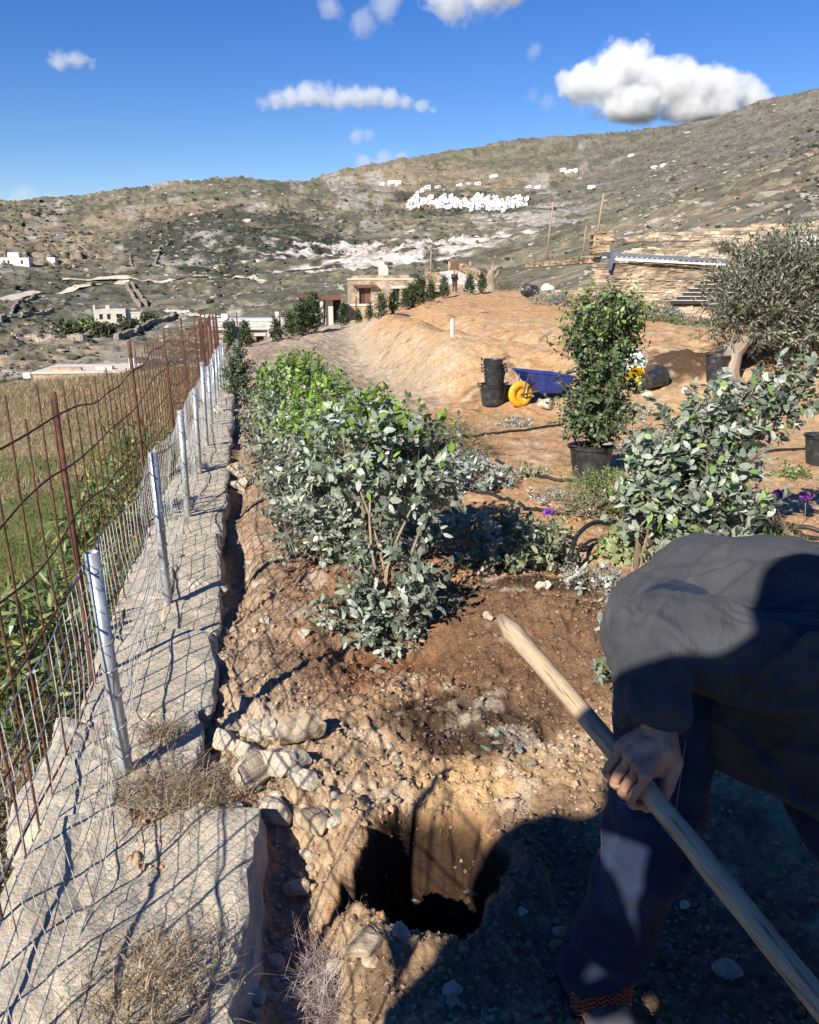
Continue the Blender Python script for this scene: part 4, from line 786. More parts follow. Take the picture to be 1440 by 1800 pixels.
# ------------------------------------------------------------------ galvanised posts and mesh
PY = [2.27, 3.75, 5.34, 6.9, 8.45, 10.0, 11.55, 13.1, 14.7, 16.3, 18.0]
plab = ['nearest', 'second', 'third', 'fourth', 'fifth', 'sixth', 'seventh', 'eighth', 'ninth', 'tenth', 'eleventh']
PT = {}
for i, y in enumerate(PY):
    r2 = np.random.default_rng(400 + i); x = float(Xf(y)); z = float(zw(y)); h = .75 + (0.0, 0, 0, 0, .12, -.02, 0, .04, 0, .02, 0)[i]; lx = (-.055, -.02, -.0, .01, .01, .0, .01, 0, 0, 0, 0)[i] * h; b = np.array((x, y, z - .1)); tp = np.array((x + lx, y, z + h)); PT[y] = (lx, h)
    t = thing('fence_post', plab[i] + ' galvanised steel tube post of the wire fence on the wall', 'post', (x, y, z), 'galvanised fence posts')
    P = np.array([b, b * .5 + tp * .5, tp]); V, F = tube(P, .0215, 20, cap=False); Vi, Fi = tube(np.array([tp - (0, 0, .12), tp]), .0185, 20, cap=False)
    k = np.arange(20); a0 = 40 + k; a1 = 40 + (k + 1) % 20; c0 = 60 + 20 + k; c1 = 60 + 20 + (k + 1) % 20
    part('tube', (np.concatenate([V, Vi]), F + [Fi[0][:, ::-1] + 60, np.stack([a0, a1, c1, c0], -1)]), M['galv'], t, smooth=True)
    for q in ((.12, .26, .4, .52, .64, .95) if i < 4 else ()):
        c = b + (tp - b) * (.12 + .86 * q); th = np.linspace(0, 6.6, 22); Pw = np.stack([c[0] + .0235 * np.cos(th), c[1] + .0235 * np.sin(th), c[2] + .012 * np.sin(th * 1.0) + .001 * th], -1); part('tie_wire', tube(Pw, .0016, 4), M['wire'], t)
net = thing('wire_mesh_fence', 'galvanised wire mesh stretched along the steel posts on the wall', 'fence', (float(Xf(3)), 3.0, 0))
def fx(y, z, side=-.03):
    return Xf(y) + side - .05 * np.clip(z / .75, 0, 1) * ss(3.6, 2.3, y) + .018 * vn(y * 1.7, z * 3, 0.0, 9) + .012 * vn(y * 5, z * 6, 0.0, 10)
def fz(y): return np.interp(y, [0] + PY + [40], [.74] + [.73] * len(PY) + [.73]) - .05 * np.abs(np.sin((y - 2.27) / 1.545 * math.pi)) ** 1.5
vg = []
for y in np.arange(.25, 20, .056):
    zs = np.linspace(-.02, float(fz(y)), 7); yy = y + .010 * vn(zs * 9, zs * 0 + y * 3, 0.0, 12); vg.append(tube(np.stack([fx(yy, zs), yy, zs + zw(yy)], -1), .0014, 3, False))
o = part('upright_wires', jn(vg), M['wire'], net); o['kind'] = 'stuff'
for zf in np.arange(.05, 1.01, .095):
    yy = np.arange(.2, 20.2, .07); zz = fz(yy) * zf + .006 * vn(yy * 9, yy * 0 + zf * 20, 0.0, 14); part('line_wire', tube(np.stack([fx(yy, zz), yy, zz + zw(yy)], -1), .0016, 3, False), M['wire'], net)
# ------------------------------------------------------------------ rusty reinforcement mesh behind
reb = thing('rusty_mesh_fence', 'tall fence of rusty reinforcing mesh standing behind the wire fence', 'fence', (float(Xf(3)) - .24, 3.0, -.5))
def rx(y, z): return Xf(y) - .235 + .02 * vn(y * .9, z * 1.2, 0.0, 19) - .03 * (z - .3)
def rtop(y): return 1.05 + .04 * np.sin(y * 1.1) + .03 * vn(y * 1.3, y * 0, 0.0, 21) + .012 * np.maximum(y - 8, 0)
yy = .35; k = 0; far = []
while yy < 24:
    z0 = float(gh_base(np.array([float(Xf(yy)) - .3]), np.array([yy]))[0]) - .1; z1 = float(rtop(yy) + zw(yy)) + rg.uniform(.03, .13); zs = np.linspace(z0, z1, 8); y2 = yy + .025 * vn(zs * 1.2, zs * 0 + yy * 7, 0.0, 23)
    gg = tube(np.stack([rx(y2, zs - zw(yy)), y2, zs], -1), .0037, 6)
    if k < 70: part('upright_bar', gg, M['rust'], reb, smooth=True)
    else: far.append(gg)
    yy += .19 * rg.uniform(.85, 1.15); k += 1
part('far_bars', jn(far), M['rust'], reb)['kind'] = 'stuff'
for q in np.arange(0, 1.6, .2):
    y2 = np.arange(.3, 24, .1); z2 = rtop(y2) - q + .022 * vn(y2 * 1.6, y2 * 0 + q * 9, 0.0, 25); part('cross_bar', tube(np.stack([rx(y2, z2) + .008, y2, z2 + zw(y2)], -1), .0037, 6), M['rust'], reb, smooth=True)
for i, (y, hh_) in enumerate([(.8, 1.16), (2.94, 1.13), (5.14, 1.2), (7.54, 1.2), (9.9, 1.3), (12.3, 1.3), (14.2, 1.4), (16.2, 1.35)]):
    z0 = g1(float(Xf(y)) - .3, y) - .1; zt = hh_ + float(zw(y)); x = float(rx(y, .5)) - .012
    o = part('rusty_post', tube([(x + .02, y, z0), (x + .01, y, (z0 + zt) / 2), (x - .015, y, zt)], .0115, 10), M['rust'], loc=(x, y, z0), smooth=True)
    tag(o, ['rusty steel bar post hidden at the near end of the rusty mesh', 'nearest rusty steel bar post standing behind the first steel tube post', 'second rusty bar post along the mesh', 'third rusty bar post along the mesh', 'fourth rusty bar post along the mesh', 'fifth rusty bar post along the mesh', 'sixth rusty bar post along the mesh', 'seventh rusty bar post, last along the mesh'][i], 'post', 'rusty bar posts')
# ------------------------------------------------------------------ tubs, pots and tools on the sand
def tub_geom(b, h, r, n=26, rb=.8):
    return lathe([(.001, .003), (r * rb, 0), (r * rb + .004, .01), (r * .985, h * .86), (r * 1.02, h * .87), (r * 1.02, h * .9), (r, h * .91), (r * 1.03, h * .97), (r * 1.05, h), (r * 1.0, h), (r * .96, h * .88), (r * rb * .95, .015), (.001, .015)], n, b)
def tub(name, label, b, h, r, mt=None, grp=None):
    t = thing(name, label, 'bucket', b, grp); part('shell', tub_geom(b, h, r), mt or M['pot'], t)
    for a in (.2, .2 + math.pi):
        c = np.array(b) + (math.cos(a) * r * 1.03, math.sin(a) * r * 1.03, h * .95); tg = np.array((-math.sin(a), math.cos(a), 0)); ot = np.array((math.cos(a), math.sin(a), 0))
        part('handle', tube([c + tg * q * .06 + ot * (1 - q * q) * .03 + np.array((0, 0, .03 * (1 - q * q))) for q in np.linspace(-1, 1, 9)], .008, 5), mt or M['pot'], t)
    return t
tb = gpt(866, 712)
tub('rubber_tub', 'black rubber tub at the bottom of the stack beside the wheelbarrow', tb, .25, .18, grp='stacked black buckets')
tub('rubber_tub', 'black tub nested just above the bottom tub of the stack', tb + (.0, .0, .045), .25, .18, grp='stacked black buckets')
tub('rubber_tub', 'black tub half hidden behind the stack of buckets', tb + (.10, .16, 0), .24, .17, grp='stacked black buckets')
for i, (dz, lab) in enumerate([(.20, 'lowest of the narrower black buckets nested in the stack'), (.245, 'second of the narrower black buckets nested in the stack'), (.29, 'third of the narrower black buckets nested in the stack'), (.37, 'topmost black bucket of the stack')]):
    tub('black_bucket', lab, tb + (.015 - .008 * i, 0, dz + .04), .22, .15 - .004 * i, grp='stacked black buckets')
# wheelbarrow, wheel to the left
wb = gpt(914, 716); wb = wb + (0, 0, .0); D = np.array((.93, .36, 0.)); N_ = np.array((-.36, .93, 0.)); UZ = np.array((0, 0, 1.))
def wp(a, b_, z): return wb + D * a + N_ * b_ + UZ * z
t = thing('wheelbarrow', 'blue wheelbarrow with a yellow wheel parked beside the bucket stack', 'wheelbarrow', wb)
Mw = np.stack([D, UZ, N_], 1)
ty = [(.085 + .0, 0)] ; th = np.linspace(0, 2 * math.pi, 15)
part('tyre', lathe([(.128 + .052 * math.cos(q), .045 * math.sin(q)) for q in th], 30, wp(0, 0, .18), Mw), M['yellow'], t, smooth=True)
part('rim', lathe([(.001, .03), (.03, .03), (.035, .015), (.07, .015), (.088, .03), (.088, -.03), (.07, -.015), (.035, -.015), (.03, -.03), (.001, -.03)], 24, wp(0, 0, .18), Mw), M['yellow'], t)
part('axle', tube([wp(0, -.1, .18), wp(0, .1, .18)], .012, 8), M['iron'], t)
top = [(-.0, -.25, .50), (.68, -.30, .42), (.68, .30, .42), (-.0, .25, .50)]; bot = [(.24, -.14, .19), (.54, -.17, .19), (.54, .17, .19), (.24, .14, .19)]
Vt = np.array([wp(*p) for p in top + bot]); ce = Vt.mean(0); Vin = Vt + (ce - Vt) * .03; Vin[:4, 2] += .006
Ft = [np.array([[0, 1, 5, 4], [1, 2, 6, 5], [2, 3, 7, 6], [3, 0, 4, 7], [4, 5, 6, 7]])]
part('tray', (np.concatenate([Vt, Vin]), [Ft[0][:, ::-1], Ft[0] + 8, np.array([[0, 1, 9, 8], [1, 2, 10, 9], [2, 3, 11, 10], [3, 0, 8, 11]])]), M['blue'], t)
part('tray_rim', tube(np.array([Vt[0], Vt[1], Vt[2], Vt[3], Vt[0]]), .011, 6), M['blue'], t)
for s in (-1, 1):
    part('frame_tube', tube([wp(-.0, .085 * s, .18), wp(.25, .14 * s, .24), wp(.75, .22 * s, .36), wp(1.25, .27 * s, .50)], .015, 8), M['iron'], t, smooth=True)
    part('front_brace', tube([wp(0, .085 * s, .18), wp(.03, .1 * s, .34), wp(.06, .14 * s, .47)], .011, 6), M['blue'], t)
    part('leg', tube([wp(.58, .19 * s, .3), wp(.68, .2 * s, .02), wp(.74, .2 * s, .02), wp(.82, .2 * s, .36)], .012, 6), M['blue'], t)
    part('grip', tube([wp(1.12, .255 * s, .463), wp(1.27, .272 * s, .506)], .019, 8), M['rubber'], t)
# tipped pot, yellow bucket, sack, tall pot, right pot, label, nursery pot
b = gpt(1150, 684); pot('tipped_pot', 'black plastic pot lying on its side by the dark compost heap', b + (-.12, -.06, .12), .27, .145, tilt=(R(-80), R(-58)), fill=False, ribs=False)
b = gpt(1124, 680); t = thing('yellow_bucket', 'yellow bucket lying on its side behind the tall potted shrub', 'bucket', b)
Mt = np.array(Matrix.Rotation(R(-25), 3, 'Z') @ Matrix.Rotation(R(82), 3, 'X')); part('shell', lathe([(.001, 0), (.085, 0), (.12, .24), (.126, .25), (.118, .25), (.08, .012), (.001, .012)], 24, b + (.03, .16, .12), Mt), M['yellow2'], t, smooth=False)
b = gpt(1124, 664) + (0, .3, 0); V, F = ICO[4]; V = V * np.array((.19, .16, .2)); V = V * (1 + .16 * fbm(V[:, 0] * 7, V[:, 1] * 7, V[:, 2] * 7 + .2, 4, 7))[:, None]; V[:, 2] = np.maximum(V[:, 2], -.14)
tag(part('white_sack', (V + b + (0, 0, .16), [F]), M['white'], loc=tuple(b)), 'crumpled white sack standing behind the yellow bucket', 'sack')
b = gpt(1258, 672); pot('tall_pot', 'tall black nursery pot standing before the olive tree', b, .36, .155)
b = gpt(1442, 815); pot('edge_pot', 'black plastic pot cut by the right edge of the picture', b, .27, .16)
b = gpt(766, 752); pot('nursery_pot', 'small black nursery pot with dry stubble behind the hedge', b, .085, .062, ribs=False)
b = gpt(1203, 690); V, F = box(b + (0, 0, .035), (.075, .004, .08), 0, (.35, .1, .2)); tag(part('plant_tag', (V, F), M['white'], loc=tuple(b)), 'white blank plant tag lying on the compost heap', 'tag')
# ------------------------------------------------------------------ irrigation hoses
def hose(label, px, r=.011, lift=None, z=.016):
    r = r * 1.25
    P = np.array([gpt(u, v) for u, v in px]); 
    if lift is not None: P[:, 2] += np.array(lift)
    s = np.linspace(0, len(P) - 1, (len(P) - 1) * 8 + 1); i = np.clip(s.astype(int), 0, len(P) - 2); f = s - i; Q = []
    for k, ft in zip(i, f):
        p0, p1, p2, p3 = P[max(k - 1, 0)], P[k], P[k + 1], P[min(k + 2, len(P) - 1)]
        Q.append(.5 * (2 * p1 + (p2 - p0) * ft + (2 * p0 - 5 * p1 + 4 * p2 - p3) * ft ** 2 + (3 * p1 - p0 - 3 * p2 + p3) * ft ** 3))
    Q = np.array(Q)
    if lift is None: Q[:, 2] = gh(Q[:, 0], Q[:, 1]) + z
    o = part('irrigation_hose', tube(Q, r, 8), M['rubber'], loc=tuple(P[0]), smooth=True); tag(o, label, 'hose', 'black irrigation hoses')
hose('thin black hose farthest back, running to the potted shrub', [(818, 771), (865, 764), (930, 757), (990, 747)], .010)
hose('black hose passing in front of the black pot', [(872, 812), (915, 832), (955, 840), (1005, 848), (1060, 856)], .012)
hose('black hose behind the sage-green plant', [(832, 866), (880, 880), (930, 898), (980, 906), (1030, 910)], .011)
hose('black hose running into the raised loop', [(915, 968), (950, 980), (1000, 994)], .013)
P1 = gpt(1000, 995)
hose('black hose rising in a loop beside the large silver-green shrub', [(1000, 997), (1003, 1000), (1015, 985), (1050, 955), (1110, 940)], .011, [0, .10, .16, .13, .02])
hose('second thinner black hose rising inside the loop', [(1004, 1000), (1012, 1003), (1040, 985), (1085, 960)], .007, [0, .09, .12, .02])
hose('black hose crossing the sand under the silver-green shrub', [(1250, 892), (1320, 915), (1390, 928), (1460, 940)], .011)
hose('black hose curving down at the right edge', [(1385, 925), (1405, 942), (1445, 953), (1480, 955)], .011)
hose('black hose crossing toward the right black pot', [(1090, 800), (1200, 798), (1320, 797), (1420, 790)], .010)
b = gpt(795, 590); kp = float(np.linalg.norm(b)) / FPX; o = part('pvc_pipe', lathe([(.0, 0), (3.2 * kp, 0), (3.2 * kp, 30 * kp), (2.7 * kp, 30 * kp), (2.7 * kp, 12 * kp), (0, 12 * kp)], 18, b - (0, 0, .02)), M['pvc'], loc=tuple(b)); tag(o, 'pale upright plastic pipe standing in the sand', 'pipe')
for i, (u, v) in enumerate([(700, 1350), (545, 1395), (440, 1400), (740, 1590), (800, 1620), (840, 1580), (860, 1420), (1210, 1588), (1170, 1590), (925, 1598), (872, 1300), (885, 1312), (895, 1296), (862, 1325), (905, 1318), (915, 1330), (880, 1335), (945, 1345), (840, 1290), (990, 1290), (660, 1180), (600, 1440)]):
    b = gpt(u, v) + (0, 0, .006); r2 = np.random.default_rng(700 + i); a = r2.uniform(0, 6.28); g_ = leaves(np.array([b]), np.array([[math.cos(a), math.sin(a), .25]]), np.array([[.2, .1, 1.]]), np.array([.045]), np.array([.024])); tag(part('fallen_leaf', g_, M['leaf'], loc=tuple(b), col=np.repeat([[.36, .42, .30]], 6, 0)), 'single fallen pale grey-green leaf lying on the soil', 'leaf', 'fallen leaves on the soil')
# ------------------------------------------------------------------ buildings
def wall_open(x0, x1, z0, z1, th, ops, y0=0.0):
    """wall in the x-z plane with real openings (ox0, ox1, oz0, oz1); front face at y0"""
    xs = sorted({x0, x1, *[o[0] for o in ops], *[o[1] for o in ops]}); zs = sorted({z0, z1, *[o[2] for o in ops], *[o[3] for o in ops]}); gs_ = []
    for a, b_ in zip(xs, xs[1:]):
        for c, d in zip(zs, zs[1:]):
            mx, mz = (a + b_) / 2, (c + d) / 2
            if any(o[0] < mx < o[1] and o[2] < mz < o[3] for o in ops): continue
            gs_.append(box((mx, y0 + th / 2, mz), (b_ - a, th, d - c)))
    return jn(gs_)
def place(g, loc, rz): return rotz(g[0], rz) + np.array(loc), g[1]
def lbox(c, s): return box(c, s)
def house(name, label, loc, rz, blocks, ops, extras=(), wm=None, group=None):
    """blocks: (x0,x1,y0,y1,z0,z1); ops on front of block 0: (kind,x0,x1,z0,z1)"""
    t = thing(name, label, 'house', loc, group); wm = wm or M['masonry']
    for bi, (x0, x1, y0, y1, z0, z1) in enumerate(blocks):
        o = [q[1:] for q in ops if q[5] == bi] if ops else []; o = [q[:4] for q in o]
        gl = [wall_open(x0, x1, z0, z1, .4, o, y0), lbox(((x0 + x1) / 2, y1 - .2, (z0 + z1) / 2), (x1 - x0, .4, z1 - z0)), lbox((x0 + .2, (y0 + y1) / 2, (z0 + z1) / 2), (.4, y1 - y0 - .8, z1 - z0)), lbox((x1 - .2, (y0 + y1) / 2, (z0 + z1) / 2), (.4, y1 - y0 - .8, z1 - z0))]
        part('wall', place(jn(gl), loc, rz), wm, t)
        part('roof', place(lbox(((x0 + x1) / 2, (y0 + y1) / 2, z1 + .06), (x1 - x0 + .1, y1 - y0 + .1, .14)), loc, rz), M['roof'] if wm is not M['masonry'] else M['plaster'], t)
    for k_, a, b_, c, d, bi in ops:
        y0 = blocks[bi][2]; n_ = 'door' if k_ == 'door' else 'window'
        w = part(n_, place(lbox(((a + b_) / 2, y0 + .26, (c + d) / 2), (b_ - a, .06, d - c)), loc, rz), M['shutter'] if k_ != 'dark' else M['dark'], t)
        if k_ == 'door': part('leaf', place(lbox(((a + b_) / 2 + (b_ - a) * .25, y0 + .22, (c + d) / 2), ((b_ - a) * .46, .05, (d - c) * .96)), loc, rz), M['redwood'], w)
        if k_ == 'window': part('pane', place(lbox(((a + b_) / 2, y0 + .215, (c + d) / 2), ((b_ - a) * .5, .03, (d - c) * .8)), loc, rz), M['glass'], w); part('sill', place(lbox(((a + b_) / 2, y0 - .02, c - .05), (b_ - a + .2, .3, .1)), loc, rz), M['plaster'], w)
        part('lintel', place(lbox(((a + b_) / 2, y0 - .012, d + .12), (b_ - a + .3, .1, .22)), loc, rz), M['plaster'], t)
    for nm, c, s, mk in extras: part(nm, place(lbox(c, s), loc, rz), M[mk], t)
    return t
HP = on_y(672, 556, 74.0); HP[2] -= .6
house('stone_house', 'two-level stone house with brown shutters beyond the sand, white chimneys', tuple(HP), R(8),
      [(-2.6, 3.4, 0, 6, -.5, 3.7), (-3.7, .6, -2.2, -.02, -.8, 1.55)],
      [('door', -2.0, -1.0, 1.55, 3.0, 0), ('window', 1.0, 1.55, 1.9, 2.95, 0), ('window', 1.85, 2.4, 1.9, 2.95, 0)],
      [('parapet', (-.1, .1, 3.95), (.001 + 5.0, .3, .25), 'masonry'), ('chimney', (.4, 2.5, 4.3), (.8, .8, .9), 'plaster'), ('chimney_cap', (.4, 2.5, 4.85), (.6, .6, .25), 'whitewash'), ('beam', (-1.5, -.2, 3.2), (2.0, .6, .18), 'redwood')])
house('stone_house', 'low stone wing of the house with a dark open doorway on the right', tuple(HP + np.array((5.3, 1.2, .2))), R(8), [(-1.6, 1.9, 0, 5, -.5, 3.1)], [('dark', -.9, .3, .4, 2.5, 0)], [('chimney', (1.0, 2.0, 3.5), (.6, .6, .8), 'whitewash')])
PGp = on_y(563, 565, 70.0)
t = thing('brown_pergola', 'low outbuilding with a brown timber canopy left of the stone house', 'pergola', tuple(PGp))
part('canopy', place(lbox((0, 0, 2.05), (3.4, 2.6, .16)), PGp, R(8)), M['redwood'], t); part('fascia', place(lbox((0, -1.33, 1.93), (3.5, .08, .34)), PGp, R(8)), M['redwood'], t)
for x in (-1.5, 0.1): part('pillar', place(lbox((x, -1.1, .95), (.28, .28, 1.95)), PGp, R(8)), M['redwood' if x < 0 else 'plaster'], t)
part('back_wall', place(lbox((.3, 1.1, .9), (3.0, .25, 2.0)), PGp, R(8)), M['dark'], t); part('side_wall', place(lbox((.75, .2, .8), (.6, 1.9, 2.2)), PGp, R(8)), M['plaster'], t)
LP = on_y(428, 598, 66.0); LP[2] -= .9
house('flat_roof_house', 'low flat-roofed stone house with pale roof behind the far fence', tuple(LP), R(14), [(-2.6, 1.9, 0, 5, -1, 1.6)], [('dark', 1.0, 1.6, .1, 1.2, 0), ('dark', -2.2, -1.6, .0, .7, 0)], [('roof_edge', (-.2, .0, 1.78), (4.6, .5, .12), 'roof'), ('chimney', (-2.2, 3, 2.1), (.5, .5, .6), 'whitewash'), ('skylight', (-1.0, 2.2, 1.95), (.9, .9, .5), 'dark')], M['masonry'])
house('flat_roof_house', 'long low house with pale parapet farther behind the flat-roofed one', tuple(on_y(452, 580, 95.0) - (0, 0, 1.2)), R(10), [(-5, 3.5, 0, 6, -1, 2.2)], [('dark', -.2, .6, .4, 1.5, 0)], [('chimney', (-3.6, 2, 2.6), (.7, .7, .7), 'whitewash'), ('chimney_stack', (2.4, 2, 2.7), (.6, .6, .9), 'plaster')], M['plaster'])
SH = on_y(140, 655, 60.0); SH[2] -= 1.2
house('sunken_house', 'flat roof of a sunken house just over the brow of the grass field', tuple(SH), R(6), [(-3.3, 3.3, 0, 6, -2, 1.15)], [], [('parapet', (-1.2, 1.0, 1.32), (2.2, .4, .35), 'masonry'), ('roof_box', (1.4, 1.6, 1.35), (1.2, .7, .35), 'plaster'), ('chimney', (3.2, 2.5, 1.6), (.4, .4, .8), 'whitewash'), ('cable_box', (-3.8, .5, 1.0), (.5, .5, .4), 'whitewash')], M['masonry'])
RH = hpt(200, 568); house('valley_house', 'ochre stone house among bushes down in the valley', tuple(RH), R(18), [(-4.5, 3.0, 0, 7, -2, 3.2), (3.0, 6.5, 1, 6, -2, 2.4)], [('dark', -3.2, -2.4, .9, 2.2, 0), ('dark', -1.4, -.6, .9, 2.2, 0), ('dark', .8, 2.2, .2, 2.2, 0)], [('parapet', (-4.3, 3, 3.8), (.5, 5, 1.0), 'plaster'), ('chimney', (-1.2, 3, 3.8), (.9, .9, .9), 'plaster')], M['plaster'])
WHo = hpt(28, 467); house('white_house', 'white cubic house alone on the left hillside', tuple(WHo), R(10), [(-7, 6, 0, 8, -2, 3.6), (-3.5, 1.5, 1, 7, 3.6, 6.0)], [('dark', -5.5, -4.6, .8, 2.4, 0), ('dark', -3.6, -2.7, .8, 2.4, 0), ('dark', 2.4, 3.4, .8, 2.4, 0)], [], M['whitewash'])
p = hpt(90, 462); house('white_house', 'small white hut right of the white cubic house', tuple(p), R(-5), [(-2.5, 2.5, 0, 4, -1, 2.8)], [], [], M['whitewash'])
p = hpt(690, 323); house('white_house', 'tiny white house high on the slope above the village', tuple(p), 0, [(-8, 8, 0, 8, -2, 6)], [], [], M['whitewash'])
p = hpt(1292, 578 - 299); house('white_house', 'white hut on the upper right hillside', tuple(hpt(1040, 332)), 0, [(-5, 5, 0, 6, -2, 5)], [], [], M['whitewash'])
# the white village on the slope
rg = np.random.default_rng(33); VC = []
def vprof(u): return np.interp(u, [716, 735, 760, 800, 850, 885, 915, 950], [362, 345, 350, 352, 352, 357, 352, 350]), np.interp(u, [716, 735, 760, 800, 850, 885, 915, 950], [366, 366, 364, 368, 367, 370, 362, 352])
proto = []
for k in range(4):
    t = thing('village_house', 'white cubic house in the dense village on the mountain slope', 'house', (0, 0, 0), 'white houses of the mountain village')
    w, d, h = rg.uniform(7, 11), rg.uniform(7, 10), rg.uniform(5, 8); part('wall', jn([lbox((0, 0, h / 2 - 4), (w, d, h + 8)), lbox((w * .2, d * .1, h + 1.2), (w * .5, d * .6, 3))]), M['whitewash'], t)
    for x in (-.25, .2): part('window', lbox((w * x, -d / 2 - .02, h * .6), (1.7, .16, 2.2)), M['dark'], t)
    proto.append(t)
n = 0
while n < 170:
    u = rg.uniform(718, 930); a, b_ = vprof(u); v = rg.uniform(a - (9 if rg.random() < .35 else 0), b_ + 2); p = hpt(u, v, 500, 2200)
    o = proto[n] if n < 4 else copy_tree(proto[n % 4]); o.location = tuple(p); o.rotation_euler = (0, 0, rg.uniform(-.6, .6)); s = rg.uniform(.45, .75); o.scale = (s, s, s); n += 1
for i, (u, v) in enumerate([(700, 323), (672, 325), (808, 327), (822, 325), (840, 325), (865, 312), (870, 311), (930, 330), (990, 301), (1000, 303), (1010, 301), (1110, 275), (1150, 297), (1165, 293), (945, 330), (770, 330), (752, 331)]):
    o = copy_tree(proto[i % 4]); p = hpt(u, v, 400, 2400); o.location = tuple(p); s = np.hypot(p[0], p[1]) / 1700; o.scale = (s * 1.2, s * .8, s * .6); o['label'] = 'white house scattered outside the dense mountain village'; o['group'] = 'scattered white houses'
# road and field walls on the valley slope
def ribbon(px, w, lift=.4, f=hpt):
    P = np.array([f(u, v) for u, v in px]); s = np.linspace(0, len(P) - 1, (len(P) - 1) * 60 + 1); Q = np.stack([np.interp(s, range(len(P)), P[:, i]) for i in range(3)], -1)
    T = np.gradient(Q, axis=0); S_ = np.stack([-T[:, 1], T[:, 0], 0 * T[:, 0]], -1); S_ /= np.linalg.norm(S_, axis=1)[:, None]
    A, B = Q + S_ * w / 2, Q - S_ * w / 2
    for X_ in (A, B): X_[:, 2] = np.maximum(hh(X_[:, 0], X_[:, 1]), hh(Q[:, 0], Q[:, 1]) - .2) + lift * .5
    V = np.stack([A, B], 1).reshape(-1, 3); i = (np.arange(len(Q) - 1) * 2)[:, None]; return V, [i + np.array([[0, 1, 3, 2]])]
tag(part('road', ribbon([(-60, 528), (60, 514), (150, 502), (220, 493)], 5.0, .6), M['dirtroad']), kind='structure')
tag(part('road', ribbon([(110, 492), (220, 491), (320, 489), (420, 489), (500, 490)], 4.5, .6), M['dirtroad']), kind='structure')
tag(part('path', ribbon([(300, 546), (335, 552), (380, 560)], 4.0, .5), M['concrete']), kind='structure')
def fwall(label, px, h=1.3, w=.8):
    P = np.array([hpt(u, v) for u, v in px]); s = np.linspace(0, len(P) - 1, (len(P) - 1) * 12 + 1); Q = np.stack([np.interp(s, range(len(P)), P[:, i]) for i in range(3)], -1); Q[:, 2] = hh(Q[:, 0], Q[:, 1]); gs_ = []
    for a, b_ in zip(Q, Q[1:]):
        L = np.linalg.norm((b_ - a)[:2]); gs_.append(box((a + b_) / 2 + (0, 0, h * rg.uniform(.2, .42)), (L * 1.05, w * rg.uniform(.8, 1.3), h * 1.3), math.atan2(b_[1] - a[1], b_[0] - a[0])))
    g_ = jn(gs_); tag(part('field_wall', g_, M['dry'], loc=tuple(Q[0]), col=np.full((len(g_[0]), 3), .8)), label, 'wall', 'dry stone field walls')
fwall('field wall climbing between road and valley house', [(222, 500), (232, 520), (245, 540)]); fwall('second field wall beside the one above the valley house', [(232, 500), (247, 522), (258, 540)]); fwall('field wall on the left slope below the road', [(0, 560), (30, 538), (62, 521)]); fwall('lower field wall at the left edge', [(0, 567), (40, 560), (95, 549)]); fwall('field wall below the dark scrub slope', [(228, 448), (232, 468)]); fwall('field wall slanting across the dark scrub slope', [(262, 468), (280, 440), (300, 428)]); fwall('terrace wall beside the valley house garden', [(25, 592), (70, 602), (150, 600)], .9, .7); fwall('retaining wall with a dark shadow right of the valley house', [(205, 598), (260, 575), (308, 552)], 1.2, .7)
# ------------------------------------------------------------------ stone buildings and terraces on the right
def stones_wall(name, label, A, B, h0, h1, th, seed, sx=.55, sz=.2, tone=(1, 1, 1), openf=None, cat='wall', base=0.0):
    """dry stone face from A to B (bottom points), one mesh of separate stones on a recessed core"""
    r2 = np.random.default_rng(seed); A = np.array(A, float); B = np.array(B, float); L = np.linalg.norm((B - A)[:2]); D_ = (B - A) / L; ang = math.atan2(D_[1], D_[0]); nrm = np.array((D_[1], -D_[0], 0))
    t = thing(name, label, cat, tuple(A)); gs_ = []; cs = []; s = 0; z = 0
    while z < max(h0, h1):
        hgt = sz * r2.uniform(.6, 1.4); s = -r2.random() * sx
        while s < L:
            w = sx * r2.uniform(.45, 1.5); sm = s + w / 2
            if 0 < sm < L and z + hgt * .5 < h0 + (h1 - h0) * sm / L and not (openf and openf(sm, z + hgt / 2)):
                V, F = box((0, 0, 0), (w * .97, th, hgt * .95)); V = V + r2.normal(size=V.shape) * np.array((w * .05, .02, hgt * .10)); V = rotz(V, ang) + A + D_ * sm + np.array((0, 0, z + hgt / 2)) + nrm * r2.uniform(-.03, .04); gs_.append((V, F)); c_ = np.array(((.95, .95, .95), (.70, .69, .67), (1.15, 1.14, 1.12), (.90, .84, .76))[r2.integers(4)]) * r2.uniform(.75, 1.15) * tone; cs.append(np.repeat([c_], len(V), 0))
            s += w
        z += hgt * .97
    o = part('stones', jn(gs_), M['dry'], t, col=np.concatenate(cs)); o['kind'] = 'stuff'
    i_ = np.linspace(0, 1, 2)
    ins = -nrm * (th * .5 - .035)
    ins = nrm * (th * .5 - .03); bk = -nrm * (th * .5 + .2)
    Vc = np.array([A + ins, B + ins, B + ins + (0, 0, h1 - .06), A + ins + (0, 0, h0 - .06), A + bk, B + bk, B + bk + (0, 0, h1 - .06), A + bk + (0, 0, h0 - .06)])
    if not openf: part('core', (Vc, [np.array([[0, 1, 2, 3], [5, 4, 7, 6], [3, 2, 6, 7], [0, 3, 7, 4], [1, 5, 6, 2]])]), M['stone'], t)
    return t, D_, nrm, ang
YB = 36.0
A = on_y(1042, 548, YB); Bq = on_y(1300, 560, YB - 1.5); A[2] -= .3; Bq[2] -= .3
BT = on_y(1042, 462, YB)[2]
